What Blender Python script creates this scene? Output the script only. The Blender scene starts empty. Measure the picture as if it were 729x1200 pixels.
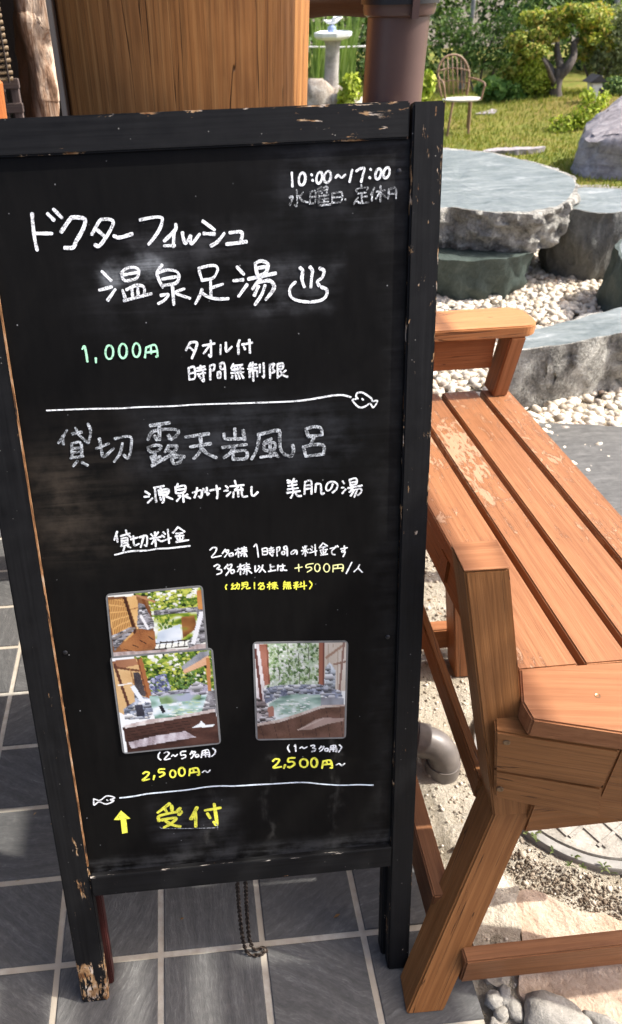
import bpy, bmesh, math, random
import numpy as np
from mathutils import Vector, Matrix, noise
from mathutils.geometry import tessellate_polygon
R = math.radians
SC = bpy.context.scene
COL = SC.collection
random.seed(7)

# ------------------------------------------------------------------ camera
CAMH, FPX = 1.54, 870.0
yaw, pitch, roll = R(3.9), R(36.0), R(1.92)
F = Vector((math.sin(yaw)*math.cos(pitch), math.cos(yaw)*math.cos(pitch), -math.sin(pitch)))
RX = Vector((math.cos(yaw), -math.sin(yaw), 0)); UX = RX.cross(F)
RR = math.cos(roll)*RX - math.sin(roll)*UX; UU = math.sin(roll)*RX + math.cos(roll)*UX
cd = bpy.data.cameras.new('camera'); cam = bpy.data.objects.new('camera', cd); COL.objects.link(cam)
cam.matrix_world = Matrix(((RR.x, UU.x, -F.x, 0), (RR.y, UU.y, -F.y, 0), (RR.z, UU.z, -F.z, CAMH), (0, 0, 0, 1)))
cd.sensor_width = 36; cd.sensor_fit = 'AUTO'; cd.lens = FPX/1200*36; cd.shift_x = 85.5/1200
cd.clip_start = 0.02; cd.clip_end = 500
cd.dof.use_dof = True; cd.dof.focus_distance = 1.12; cd.dof.aperture_fstop = 8.5
SC.camera = cam

# ------------------------------------------------------------------ sky, sun, exposure
SUN_EL, SUN_AZ = R(50), R(90)           # azimuth clockwise from +Y: the sun stands to the right, a little beyond the sign
W = bpy.data.worlds.new('World'); SC.world = W; W.use_nodes = True
nt = W.node_tree
sky = nt.nodes.new('ShaderNodeTexSky'); sky.sky_type = 'NISHITA'; sky.sun_disc = False
sky.sun_elevation = SUN_EL; sky.sun_rotation = SUN_AZ
bg = nt.nodes['Background']; bg.inputs[1].default_value = 0.15
sky.dust_density = 4.0; sky.ozone_density = 0.3; sky.air_density = 0.55
nt.links.new(sky.outputs[0], bg.inputs[0])
sd = Vector((math.sin(SUN_AZ)*math.cos(SUN_EL), math.cos(SUN_AZ)*math.cos(SUN_EL), math.sin(SUN_EL)))
sl = bpy.data.lights.new('sun', 'SUN'); sl.energy = 2.7; sl.angle = R(0.6); sl.color = (1, .965, .90)
so = bpy.data.objects.new('sun', sl); COL.objects.link(so)
so.rotation_euler = sd.to_track_quat('Z', 'Y').to_euler(); so.location = (2, -3, 8)
SC.view_settings.view_transform = 'Standard'; SC.view_settings.look = 'None'
SC.view_settings.exposure = 1.5; SC.view_settings.gamma = 1.0

# ------------------------------------------------------------------ node helpers
class NT:
    def __init__(s, name):
        s.m = bpy.data.materials.new(name); s.m.use_nodes = True
        s.t = s.m.node_tree; s.n = s.t.nodes; s.l = s.t.links
        s.b = s.n['Principled BSDF']; s.out = s.n['Material Output']
    def node(s, typ, **kw):
        x = s.n.new(typ)
        for k, v in kw.items():
            if k in x.inputs.keys() and not hasattr(x, k): s.put(x.inputs[k], v)
            else: setattr(x, k, v)
        return x
    def put(s, sock, v):
        if isinstance(v, bpy.types.NodeSocket): s.l.new(v, sock)
        elif isinstance(v, (tuple, list)) and sock.type == 'RGBA' and len(v) == 3: sock.default_value = (*v, 1)
        else: sock.default_value = v
    def coord(s, kind='Object'):
        return s.node('ShaderNodeTexCoord').outputs[kind]
    def pos(s): return s.node('ShaderNodeNewGeometry').outputs['Position']
    def isl(s): return s.node('ShaderNodeNewGeometry').outputs['Random Per Island']
    def orand(s): return s.node('ShaderNodeObjectInfo').outputs['Random']
    def map(s, v, scale=(1, 1, 1), loc=(0, 0, 0), rot=(0, 0, 0)):
        x = s.node('ShaderNodeMapping'); s.l.new(v, x.inputs[0])
        x.inputs['Scale'].default_value = scale; x.inputs['Rotation'].default_value = rot
        s.put(x.inputs['Location'], loc); return x.outputs[0]
    def noise(s, v, scale=5, det=4, rough=.55, dist=0.0):
        x = s.node('ShaderNodeTexNoise'); s.l.new(v, x.inputs['Vector'])
        x.inputs['Scale'].default_value = scale; x.inputs['Detail'].default_value = det
        x.inputs['Roughness'].default_value = rough; x.inputs['Distortion'].default_value = dist
        return x.outputs['Fac']
    def vor(s, v, scale=5, feature='F1', out='Distance'):
        x = s.node('ShaderNodeTexVoronoi', feature=feature); s.l.new(v, x.inputs['Vector'])
        x.inputs['Scale'].default_value = scale; return x.outputs[out]
    def ramp(s, f, stops, interp='LINEAR'):
        x = s.node('ShaderNodeValToRGB'); s.l.new(f, x.inputs[0]); e = x.color_ramp.elements
        x.color_ramp.interpolation = interp
        while len(e) < len(stops): e.new(.5)
        for k, (p, c) in zip(e, stops):
            k.position = p; k.color = (*c, 1) if len(c) == 3 else c
        return x.outputs[0]
    def mask(s, f, a, b):
        x = s.node('ShaderNodeMapRange', interpolation_type='SMOOTHSTEP'); s.l.new(f, x.inputs[0])
        x.inputs[1].default_value = a; x.inputs[2].default_value = b; return x.outputs[0]
    def math(s, op, a, b=0.0, c=0.0):
        x = s.node('ShaderNodeMath', operation=op); s.put(x.inputs[0], a); s.put(x.inputs[1], b); s.put(x.inputs[2], c); return x.outputs[0]
    def vmath(s, op, a, b=(0, 0, 0)):
        x = s.node('ShaderNodeVectorMath', operation=op); s.put(x.inputs[0], a); s.put(x.inputs[1], b); return x.outputs[0]
    def sep(s, v):
        x = s.node('ShaderNodeSeparateXYZ'); s.l.new(v, x.inputs[0]); return x.outputs
    def mix(s, f, a, b, mode='MIX'):
        x = s.node('ShaderNodeMix', data_type='RGBA', blend_type=mode)
        s.put(x.inputs[0], f); s.put(x.inputs[6], a); s.put(x.inputs[7], b); return x.outputs[2]
    def bump(s, h, strength=.3, dist=.01, prev=None):
        x = s.node('ShaderNodeBump'); x.inputs['Strength'].default_value = strength
        x.inputs['Distance'].default_value = dist; s.l.new(h, x.inputs['Height'])
        if prev: s.l.new(prev, x.inputs['Normal'])
        return x.outputs[0]
    def fin(s, col, rough=.6, normal=None, spec=.5, **kw):
        s.put(s.b.inputs['Base Color'], col); s.put(s.b.inputs['Roughness'], rough)
        s.put(s.b.inputs['Specular IOR Level'], spec)
        if normal: s.l.new(normal, s.b.inputs['Normal'])
        for k, v in kw.items(): s.put(s.b.inputs[k.replace('_', ' ')], v)
        return s.m

def wood(name, dark, mid, light, rough=.55, scale=1.0, worn=0.0, wornc=(.75, .5, .32), cath=.28, crack=0.0, spec=.3):
    """grain runs along the object's own X"""
    n = NT(name); c = n.coord(); r = n.orand()
    off = n.node('ShaderNodeCombineXYZ', X=n.math('MULTIPLY', r, 7.3), Y=n.math('MULTIPLY', r, 3.1), Z=n.math('MULTIPLY', r, 5.7)).outputs[0]
    c = n.vmath('ADD', c, off)
    g1 = n.noise(n.map(c, (3*scale, 60*scale, 60*scale)), 1, 5, .6, .3)
    g2 = n.noise(n.map(c, (9*scale, 300*scale, 300*scale)), 1, 3, .6)
    w = n.node('ShaderNodeTexWave', wave_type='BANDS', bands_direction='Y'); n.l.new(n.map(c, (1.4*scale, 16*scale, 16*scale)), w.inputs[0])
    w.inputs['Scale'].default_value = 1.1; w.inputs['Distortion'].default_value = 9; w.inputs['Detail'].default_value = 3; w.inputs['Detail Scale'].default_value = .8
    f = n.math('ADD', n.math('MULTIPLY', g1, 1-cath), n.math('MULTIPLY', w.outputs['Fac'], cath))
    col = n.ramp(f, [(.1, tuple(.45*a+.55*b for a, b in zip(dark, mid))), (.5, mid), (.9, tuple(.6*a+.4*b for a, b in zip(light, mid)))])
    g3 = n.noise(n.map(c, (2.2*scale, 130*scale, 130*scale)), 1, 3, .55, .2)
    col = n.mix(n.math('MULTIPLY', n.mask(g3, .50, .62), .58), col, tuple(.55*a+.45*b for a, b in zip(dark, mid)))
    col = n.mix(n.math('MULTIPLY', n.mask(g2, .45, .70), .42), col, dark)
    mot = n.noise(n.map(c, (5, 11, 11)), 1, 4, .65); col = n.mix(n.math('MULTIPLY', n.mask(mot, .42, .7), .35), col, dark)
    h = n.math('ADD', g3, n.math('MULTIPLY', g2, .6))
    if worn:
        p = n.noise(n.map(c, (20, 46, 46)), 1, 8, .78, .8); q = n.noise(n.map(c, (28, 90, 90)), 1, 3, .6)
        big = n.noise(n.map(c, (1.6, 2.5, 2.5)), 1.3, 1)
        mm = (n.math('ADD', n.math('ADD', n.math('MULTIPLY', p, .62), n.math('MULTIPLY', q, .18)), n.math('MULTIPLY', big, .32)))
        m = n.mask(mm, .64-worn*.08, .66-worn*.08)
        rim = n.math('MULTIPLY', n.math('SUBTRACT', m0 := n.mask(mm, .615-worn*.08, .645-worn*.08), m), .55)
        col = n.mix(rim, col, tuple(x*.55 for x in dark)); col = n.mix(n.math('MULTIPLY', m, .42), col, wornc)
        h = n.math('SUBTRACT', h, n.math('MULTIPLY', m, .7))
    if crack:
        k = n.noise(n.map(c, (1.1, 55, 55)), 1, 2, .5, .6)
        cm = n.mask(n.math('ABSOLUTE', n.math('SUBTRACT', k, .5)), .018*crack, .004*crack)
        col = n.mix(n.math('MULTIPLY', cm, .8), col, tuple(x*.25 for x in dark)); h = n.math('SUBTRACT', h, n.math('MULTIPLY', cm, 2))
    return n.fin(col, rough, n.bump(h, .55, .0016), spec*.7)

def blackpaint(name, half, patches=(), chip=1.0, edge=1.0):
    """worn black paint on wood; object X along the board, Y across"""
    n = NT(name); c = n.coord(); s = n.sep(c); r = n.orand()
    c2 = n.vmath('ADD', c, n.node('ShaderNodeCombineXYZ', X=n.math('MULTIPLY', r, 9.0), Y=r, Z=r).outputs[0])
    grain = n.noise(n.map(c2, (6, 220, 220)), 1, 4, .6)
    blot = n.noise(c2, 35, 5, .65)
    base = n.ramp(n.math('ADD', n.math('MULTIPLY', grain, .6), n.math('MULTIPLY', blot, .4)), [(.3, (.0036, .0036, .0038)), (.7, (.0125, .0125, .0130))])
    e = n.mask(n.math('ABSOLUTE', s[1]), half*.80, half*1.0)
    fl = n.noise(n.map(c2, (28, 75, 75)), 1, 5, .7, .6)
    thr = n.math('SUBTRACT', .668, n.math('MULTIPLY', e, .085*edge))
    bigc = n.noise(c2, 7, 2); thr = n.math('SUBTRACT', thr, n.math('MULTIPLY', n.mask(bigc, .5, .75), .07*chip))
    for (x0, x1, y0, y1, a) in patches:
        mx = n.math('MULTIPLY', n.mask(s[0], x0-.03, x0+.02), n.mask(s[0], x1+.03, x1-.02))
        my = n.math('MULTIPLY', n.mask(s[1], y0-.012, y0+.006), n.mask(s[1], y1+.012, y1-.006))
        thr = n.math('SUBTRACT', thr, n.math('MULTIPLY', n.math('MULTIPLY', mx, my), a*.6))
    fl2 = n.noise(n.map(c2, (16, 260, 260)), 1, 4, .7)
    f = n.math('ADD', n.math('MULTIPLY', fl, .72), n.math('MULTIPLY', fl2, .28))
    m = n.mask(n.math('SUBTRACT', f, thr), -.01, .025)
    tone = n.noise(c2, 60, 2)
    wc = n.ramp(tone, [(.33, (.17, .075, .028)), (.52, (.42, .26, .13)), (.68, (.60, .51, .42))])
    dust = n.mask(n.vor(n.map(c2, (1, 1, 1)), 95), .10, .05)
    dm = n.math('MULTIPLY', dust, n.mask(n.noise(c2, 60, 1), .57, .62))
    col = n.mix(m, base, wc); col = n.mix(n.math('MULTIPLY', dm, .55), col, (.4, .38, .34))
    h = n.math('SUBTRACT', n.math('MULTIPLY', grain, .5), m)
    return n.fin(col, n.math('ADD', .45, n.math('MULTIPLY', blot, .25)), n.bump(h, .4, .0008), .15)

def plain(name, col, rough=.6, var=.15, scale=30, bump=.0, spec=.4, metal=0.0):
    n = NT(name); c = n.coord(); f = n.noise(c, scale, 5, .6)
    lo = tuple(max(0, x*(1-var)) for x in col); hi = tuple(min(1, x*(1+var)) for x in col)
    cc = n.ramp(f, [(.3, lo), (.7, hi)])
    return n.fin(cc, rough, n.bump(f, bump, .004) if bump else None, spec, Metallic=metal)

def leafmat(name, cols, trans=.35, rough=.5):
    n = NT(name); r = n.isl()
    k = len(cols); col = n.ramp(r, [(i/max(1, k-1), c) for i, c in enumerate(cols)])
    n.fin(col, rough, None, .12)
    t = n.node('ShaderNodeBsdfTranslucent'); n.l.new(n.mix(1.0, col, (1.0, 1.0, .55), 'MULTIPLY'), t.inputs[0])
    mx = n.node('ShaderNodeMixShader'); mx.inputs[0].default_value = trans
    n.l.new(n.b.outputs[0], mx.inputs[1]); n.l.new(t.outputs[0], mx.inputs[2]); n.l.new(mx.outputs[0], n.out.inputs[0])
    return n.m

# ------------------------------------------------------------------ object helpers
WM = {}
def tag(o, label=None, cat=None, group=None, kind=None):
    for k, v in (('label', label), ('category', cat), ('group', group), ('kind', kind)):
        if v: o[k] = v
    return o
def thing(name, label, cat, loc, group=None, rotz=0):
    o = bpy.data.objects.new(name, None); COL.objects.link(o); o.empty_display_size = .1
    o.location = loc; o.rotation_euler = (0, 0, rotz)
    WM[o] = Matrix.Translation(loc) @ Matrix.Rotation(rotz, 4, 'Z')
    return tag(o, label, cat, group)
def link(name, me, mat, parent=None, M=None):
    o = bpy.data.objects.new(name, me); COL.objects.link(o)
    for m in (mat if isinstance(mat, (list, tuple)) else [mat]): me.materials.append(m)
    M = M or Matrix.Identity(4); WM[o] = M
    if parent is not None:
        o.parent = parent; o.matrix_basis = WM[parent].inverted() @ M
    else: o.matrix_basis = M
    return o
def bm_mesh(bm, name, smooth=False, angle=None):
    me = bpy.data.meshes.new(name); bm.normal_update(); bm.to_mesh(me); bm.free()
    if smooth:
        me.polygons.foreach_set('use_smooth', [True]*len(me.polygons))
        if angle: me.set_sharp_from_angle(angle=R(angle))
    return me
def frame_of(a, b, up=None):
    """matrix with X along a->b, origin half way"""
    a, b = Vector(a), Vector(b); x = (b-a).normalized(); u = Vector(up) if up else Vector((0, 0, 1))
    if abs(x.dot(u)) > .97: u = Vector((0, -1, 0))
    y = u.cross(x).normalized(); z = x.cross(y); o = (a+b)/2
    return Matrix(((x.x, y.x, z.x, o.x), (x.y, y.y, z.y, o.y), (x.z, y.z, z.z, o.z), (0, 0, 0, 1)))
def board(name, mat, parent, A, B, bev=.003, up=None, keep=None):
    """plank between end loop A and end loop B (equal counts, same order); grain along A->B"""
    A = [Vector(p) for p in A]; B = [Vector(p) for p in B]
    ca, cb = sum(A, Vector())/len(A), sum(B, Vector())/len(B)
    M = frame_of(ca, cb, up); Mi = M.inverted()
    bm = bmesh.new(); va = [bm.verts.new(Mi @ p) for p in A]; vb = [bm.verts.new(Mi @ p) for p in B]
    k = len(A)
    bm.faces.new(va[::-1]); bm.faces.new(vb)
    for i in range(k): bm.faces.new((va[i], va[(i+1) % k], vb[(i+1) % k], vb[i]))
    bmesh.ops.recalc_face_normals(bm, faces=bm.faces)
    sk_ = set(va if keep == 'A' else vb if keep == 'B' else [])
    if bev: bmesh.ops.bevel(bm, geom=[e for e in bm.edges if not (e.verts[0] in sk_ and e.verts[1] in sk_)], offset=bev, segments=2, affect='EDGES', clamp_overlap=True)
    return link(name, bm_mesh(bm, name), mat, parent, M)
def quadz(x0, x1, y, z0, z1): return [(x0, y, z0), (x1, y, z0), (x1, y, z1), (x0, y, z1)]
def quadx(x, y0, y1, z0, z1): return [(x, y0, z0), (x, y1, z0), (x, y1, z1), (x, y0, z1)]
def prism(name, mat, parent, pts, z0, z1, bev=.003, axis=None):
    """flat polygon (x,y) thickened from z0 to z1; grain along axis"""
    c = Vector((sum(p[0] for p in pts)/len(pts), sum(p[1] for p in pts)/len(pts), (z0+z1)/2))
    ax = Vector(axis or (1, 0, 0)); M = frame_of(c-ax*.1, c+ax*.1); Mi = M.inverted()
    bm = bmesh.new(); lo = [bm.verts.new(Mi @ Vector((x, y, z0))) for x, y in pts]; hi = [bm.verts.new(Mi @ Vector((x, y, z1))) for x, y in pts]
    k = len(pts); bm.faces.new(lo[::-1]); bm.faces.new(hi)
    for i in range(k): bm.faces.new((lo[i], lo[(i+1) % k], hi[(i+1) % k], hi[i]))
    bmesh.ops.recalc_face_normals(bm, faces=bm.faces)
    if bev: bmesh.ops.bevel(bm, geom=list(bm.edges), offset=bev, segments=2, affect='EDGES', clamp_overlap=True)
    return link(name, bm_mesh(bm, name), mat, parent, M)
def add_tube(bm, pts, rad, seg=10, caps=True, closed=False):
    pts = [Vector(p) for p in pts]; n = len(pts); rs = rad if isinstance(rad, (list, tuple)) else [rad]*n
    rings = []; nrm = None
    for i, p in enumerate(pts):
        if closed: t = (pts[(i+1) % n]-pts[i-1]).normalized()
        else: t = (pts[min(i+1, n-1)]-pts[max(i-1, 0)]).normalized()
        if nrm is None:
            nrm = t.orthogonal().normalized()
        else:
            nrm = (nrm - t*nrm.dot(t)).normalized()
        b = t.cross(nrm)
        rings.append([bm.verts.new(p+(nrm*math.cos(2*math.pi*k/seg)+b*math.sin(2*math.pi*k/seg))*rs[i]) for k in range(seg)])
    for i in range(n if closed else n-1):
        a, c = rings[i], rings[(i+1) % n]
        for k in range(seg): bm.faces.new((a[k], a[(k+1) % seg], c[(k+1) % seg], c[k]))
    if caps and not closed:
        bm.faces.new(rings[0][::-1]); bm.faces.new(rings[-1])
def tube(name, mat, parent, pts, rad, seg=12, M=None, closed=False):
    bm = bmesh.new(); add_tube(bm, pts, rad, seg, closed=closed)
    bmesh.ops.recalc_face_normals(bm, faces=bm.faces)
    return link(name, bm_mesh(bm, name, True, 50), mat, parent, M)
def lathe(name, mat, parent, prof, seg=24, at=(0, 0, 0), smooth=True, M=None):
    bm = bmesh.new(); rings = []
    for r, z in prof:
        rings.append([bm.verts.new((at[0]+r*math.cos(2*math.pi*k/seg), at[1]+r*math.sin(2*math.pi*k/seg), at[2]+z)) for k in range(seg)])
    for a, c in zip(rings, rings[1:]):
        for k in range(seg): bm.faces.new((a[k], a[(k+1) % seg], c[(k+1) % seg], c[k]))
    bm.faces.new(rings[0][::-1]); bm.faces.new(rings[-1])
    bmesh.ops.recalc_face_normals(bm, faces=bm.faces)
    return link(name, bm_mesh(bm, name, smooth, 40), mat, parent, M)
def np_mesh(name, v, f):
    me = bpy.data.meshes.new(name); v = np.asarray(v, np.float32); f = np.asarray(f, np.int32); k = f.shape[1]
    me.vertices.add(len(v)); me.vertices.foreach_set('co', v.ravel())
    me.loops.add(f.size); me.loops.foreach_set('vertex_index', f.ravel())
    me.polygons.add(len(f)); me.polygons.foreach_set('loop_start', np.arange(0, f.size, k, dtype=np.int32))
    me.update(calc_edges=True); me.validate(); return me
def spline(pts, sub=6):
    P = [np.array(p, float) for p in pts]; out = []
    if len(P) < 3: return [P[0]+(P[-1]-P[0])*t for t in np.linspace(0, 1, 4)]
    for i in range(len(P)-1):
        p0 = P[i-1] if i else P[0]*2-P[1]; p1, p2 = P[i], P[i+1]; p3 = P[i+2] if i+2 < len(P) else P[-1]*2-P[-2]
        for t in np.arange(sub)/sub:
            out.append(.5*((2*p1)+(-p0+p2)*t+(2*p0-5*p1+4*p2-p3)*t*t+(-p0+3*p1-3*p2+p3)*t**3))
    out.append(P[-1]); return out
def grid_sheet(name, mat, x0, x1, y0, y1, nx, ny, zf, kind='structure'):
    xs, ys = np.linspace(x0, x1, nx), np.linspace(y0, y1, ny)
    v = [(x, y, zf(x, y)) for y in ys for x in xs]
    f = [(j*nx+i, j*nx+i+1, (j+1)*nx+i+1, (j+1)*nx+i) for j in range(ny-1) for i in range(nx-1)]
    me = np_mesh(name, v, f); me.polygons.foreach_set('use_smooth', [True]*len(me.polygons))
    return tag(link(name, me, mat), kind=kind)
def nz(x, y, z=0, s=1.0, o=3): return noise.fractal(Vector((x*s, y*s, z*s)), .8, 2.1, o, noise_basis='PERLIN_ORIGINAL')
def at(px, py, Y):
    d = F + RR*((px-279)/FPX) - UU*((py-600)/FPX)
    return Vector((0, 0, CAMH)) + d*(Y/d.y)

# ================================================================== THE SETTING
def tile_mat():
    n = NT('slate_tile'); p = n.pos(); r = n.isl()
    rot = n.node('ShaderNodeVectorRotate', rotation_type='Z_AXIS', Vector=p, Angle=n.math('MULTIPLY', r, 18.0)).outputs[0]
    rot = n.vmath('ADD', rot, n.node('ShaderNodeCombineXYZ', X=n.math('MULTIPLY', r, 31.0), Y=n.math('MULTIPLY', r, 17.0)).outputs[0])
    warp = n.noise(rot, 9, 2); rot2 = n.vmath('ADD', rot, n.node('ShaderNodeCombineXYZ', X=0.0, Y=n.math('MULTIPLY', warp, .028)).outputs[0])
    a = n.noise(n.map(rot2, (62, 240, 1)), 1, 5, .75, .5); b = n.noise(n.map(rot2, (6, 60, 1)), 1, 4, .6, .25); c = n.noise(p, 55, 4)
    col = n.ramp(n.math('ADD', n.math('MULTIPLY', a, .55), n.math('MULTIPLY', b, .45)), [(.32, (.056, .055, .053)), (.52, (.092, .090, .086)), (.61, (.128, .126, .12)), (.74, (.27, .265, .25))])
    col = n.mix(n.math('MULTIPLY', r, .3), col, (.058, .056, .053))
    col = n.mix(n.math('MULTIPLY', n.mask(c, .5, .8), .25), col, (.19, .18, .165))
    h = n.math('ADD', n.math('MULTIPLY', a, .5), b)
    return n.fin(col, n.math('ADD', .58, n.math('MULTIPLY', a, .25)), n.bump(h, .8, .003), .25)
M_tile = tile_mat()
n = NT('grout'); p = n.pos(); f = n.noise(p, 60, 5); g = n.noise(p, 4, 3)
M_grout = n.fin(n.mix(n.mask(g, .35, .7), n.ramp(f, [(.3, (.30, .27, .22)), (.7, (.47, .44, .38))]), (.36, .31, .24)), .85, n.bump(f, .4, .002), .2)

TX1 = .45
bm = bmesh.new()
xl = [-.332+.199*k for k in range(-14, 4)]
yl = [.676+.1735*k for k in range(-17, 17)]
for i, x in enumerate(xl):
    x2 = xl[i+1] if i+1 < len(xl) else TX1+.006
    for y in yl:
        a, b, c, d = x+.0062, x2-.0062, y+.006, y+.1675
        j = [random.uniform(-.0006, .0006) for _ in range(2)]; z = random.uniform(-.0005, .0004)
        o = [(a+j[0], c+j[1]), (b+j[0], c+j[1]), (b+j[0], d+j[1]), (a+j[0], d+j[1])]
        e = .0016
        i1 = [(a+j[0]+e, c+j[1]+e), (b+j[0]-e, c+j[1]+e), (b+j[0]-e, d+j[1]-e), (a+j[0]+e, d+j[1]-e)]
        v0 = [bm.verts.new((*q, -.012)) for q in o]; v1 = [bm.verts.new((*q, z-.0014)) for q in o]; v2 = [bm.verts.new((*q, z)) for q in i1]
        bm.faces.new(v2)
        for A, B in ((v0, v1), (v1, v2)):
            for k in range(4): bm.faces.new((A[k], A[(k+1) % 4], B[(k+1) % 4], B[k]))
tag(link('tiled_terrace', bm_mesh(bm, 'tiled_terrace'), M_tile), kind='structure')
bm = bmesh.new(); bmesh.ops.create_cube(bm, size=1)
for v in bm.verts: v.co = (xl[0] if v.co.x < 0 else TX1-.001, yl[0] if v.co.y < 0 else yl[-1]+.174, -.11 if v.co.z < 0 else -.0032)
tag(link('terrace_base', bm_mesh(bm, 'terrace_base'), M_grout), kind='structure')

# ground: earth far out, lawn, gravel bed, sandy strip
def zl(x, y):
    m = .20*math.exp(-((x-6.0)/1.7)**2-((y-9.9)/1.3)**2)
    return -.03 + m + .035*nz(x, y, 1, .7) + .012*nz(x, y, 5, 3.0)
n = NT('lawn'); p = n.pos(); a = n.noise(p, 1.1, 4); b = n.noise(p, 60, 4, .7); c = n.noise(p, 7, 4)
col = n.ramp(n.math('ADD', n.math('MULTIPLY', a, .5), n.math('MULTIPLY', c, .5)), [(.36, (.11, .15, .028)), (.47, (.21, .22, .045)), (.55, (.26, .22, .06)), (.64, (.20, .145, .055))])
col = n.mix(n.math('MULTIPLY', n.mask(b, .35, .7), .5), col, (.05, .075, .015))
dm = n.vmath('LENGTH', n.vmath('MULTIPLY', n.vmath('SUBTRACT', p, (6.0, 9.9, 0)), (1, 1.1, 0)))
dm = [o_ for o_ in dm.node.outputs if o_.name == 'Value'][0]
col = n.mix(n.math('MULTIPLY', n.mask(n.math('ADD', dm, n.math('MULTIPLY', a, 1.6)), 3.0, 1.7), .8), col, (.17, .125, .035))
M_lawn = n.fin(col, .9, n.bump(b, .8, .03), .1)
M_earth = plain('earth', (.10, .085, .055), .95, .3, 2, .4)
bm = bmesh.new(); v = [bm.verts.new((x*150, y*150, -.13)) for x, y in ((-1, -1), (1, -1), (1, 1), (-1, 1))]; bm.faces.new(v)
tag(link('ground', bm_mesh(bm, 'ground'), M_earth), kind='structure')
grid_sheet('lawn', M_lawn, -5, 16, 5.6, 20, 190, 140, zl)
grid_sheet('lawn', M_lawn, -5, .449, 3.58, 5.6, 50, 20, lambda x, y: -.03+.012*nz(x, y, 5, 3.0))
n = NT('sand'); p = n.pos(); a = n.noise(p, 5, 5, .6); b = n.noise(p, 90, 5, .7); c = n.noise(p, 320, 3, .7)
col = n.ramp(n.math('ADD', n.math('MULTIPLY', a, .6), n.math('MULTIPLY', b, .4)), [(.33, (.24, .205, .15)), (.47, (.44, .385, .295)), (.62, (.56, .51, .42))])
col = n.mix(n.math('MULTIPLY', n.mask(c, .55, .72), .6), col, (.17, .145, .11))
M_sand = n.fin(col, .95, n.bump(n.math('ADD', b, n.math('MULTIPLY', c, .5)), 1.0, .012), .1)
def zs(x, y):
    return -.016 + .012*nz(x, y, 2, 5) + .008*nz(x, y, 7, 18, 4) - .012*max(0, 1-abs(x-.47)/.03)
grid_sheet('sand', M_sand, TX1+.0005, 2.4, -.9, 2.75, 210, 330, zs)
M_bed = plain('gravel_bed', (.22, .20, .17), .95, .4, 40, .5)
grid_sheet('gravel_bed', M_bed, .452, 6.0, 2.2, 6.6, 50, 50, lambda x, y: -.035+.01*nz(x, y, 0, 1.5))

# ---- the porch: roof edge, squared timber post, dark timber wall
M_roofwood = wood('roof_wood', (.05, .03, .018), (.09, .055, .032), (.13, .085, .05), .7)
bm = bmesh.new(); bmesh.ops.create_cube(bm, size=1)
for v in bm.verts: v.co = (-3.8 if v.co.x < 0 else .20, .95 if v.co.y < 0 else 4.8, 2.70 if v.co.z < 0 else 2.74)
tag(link('roof', bm_mesh(bm, 'roof'), M_roofwood), kind='structure')
# unseen slats added beyond the roof to shade the tiles and stripe them with sun
bm = bmesh.new()
def ebox(x0, x1, y0, y1, z0, z1):
    v = [bm.verts.new(q) for q in ((x0, y0, z0), (x1, y0, z0), (x1, y1, z0), (x0, y1, z0), (x0, y0, z1), (x1, y0, z1), (x1, y1, z1), (x0, y1, z1))]
    for f in ((3, 2, 1, 0), (4, 5, 6, 7), (0, 1, 5, 4), (1, 2, 6, 5), (2, 3, 7, 6), (3, 0, 4, 7)): bm.faces.new([v[i] for i in f])
for a, b in ((-.43, -.335), (-.28, -.205), (-.145, -.072), (-.02, .015)): ebox(a+2.265, b+2.265, .40, 4.6, 2.70, 2.715)
ebox(2.288, 2.685, .40, .645, 2.70, 2.715)  # extra board added to shade the tiles in front of the sign
for y in (.40, 2.5, 4.4): ebox(.201 if y > .9 else 1.6, 2.68 if y < .9 else 2.29, y, y+.06, 2.63, 2.698)
tag(link('added_shade_slats', bm_mesh(bm, 'added_shade_slats'), M_roofwood), kind='structure')

M_post = wood('post_wood', (.11, .040, .011), (.40, .172, .052), (.56, .295, .105), .5, 1.35, cath=.30, crack=.3)
M_post_trim = wood('post_chamfer_wood', (.30, .22, .15), (.42, .34, .26), (.52, .46, .38), .6, .8)
PCX, PCY, PR = .0305, 1.20, .1685
post = thing('timber_post', 'thick round golden brown timber post behind the blackboard', 'post', (PCX, PCY, 0))
Mp = frame_of((PCX, PCY, 0), (PCX, PCY, 2.698), (0, -1, 0))
bm = bmesh.new(); add_tube(bm, [(PCX, PCY, z) for z in (0, .5, 1, 1.4, 1.8, 2.698)], PR, 72)
bmesh.ops.recalc_face_normals(bm, faces=bm.faces); bm.transform(Mp.inverted())
link('shaft', bm_mesh(bm, 'shaft', True, 50), M_post, post, Mp)
q0 = [(PCX-PR-.0035, PCY-.06), (PCX-PR+.0045, PCY-.066), (PCX-PR+.006, PCY-.03), (PCX-PR-.003, PCY-.03)]
board('edge_strip', M_post_trim, post, [(*q, 0) for q in q0], [(*q, 2.69) for q in q0], .001, up=(0, -1, 0))

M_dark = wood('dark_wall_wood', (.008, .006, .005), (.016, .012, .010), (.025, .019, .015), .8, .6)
wl = thing('timber_wall', 'dark timber wall of the porch behind the posts', 'wall', (-1.6, 3.3, 0))
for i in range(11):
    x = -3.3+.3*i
    board('plank', M_dark, wl, [(x+.002, 3.28, 0), (x+.298, 3.28, 0), (x+.298, 3.31, 0), (x+.002, 3.31, 0)], [(x+.002, 3.28, 2.69), (x+.298, 3.28, 2.69), (x+.298, 3.31, 2.69), (x+.002, 3.31, 2.69)], .004, up=(0, -1, 0))

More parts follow.
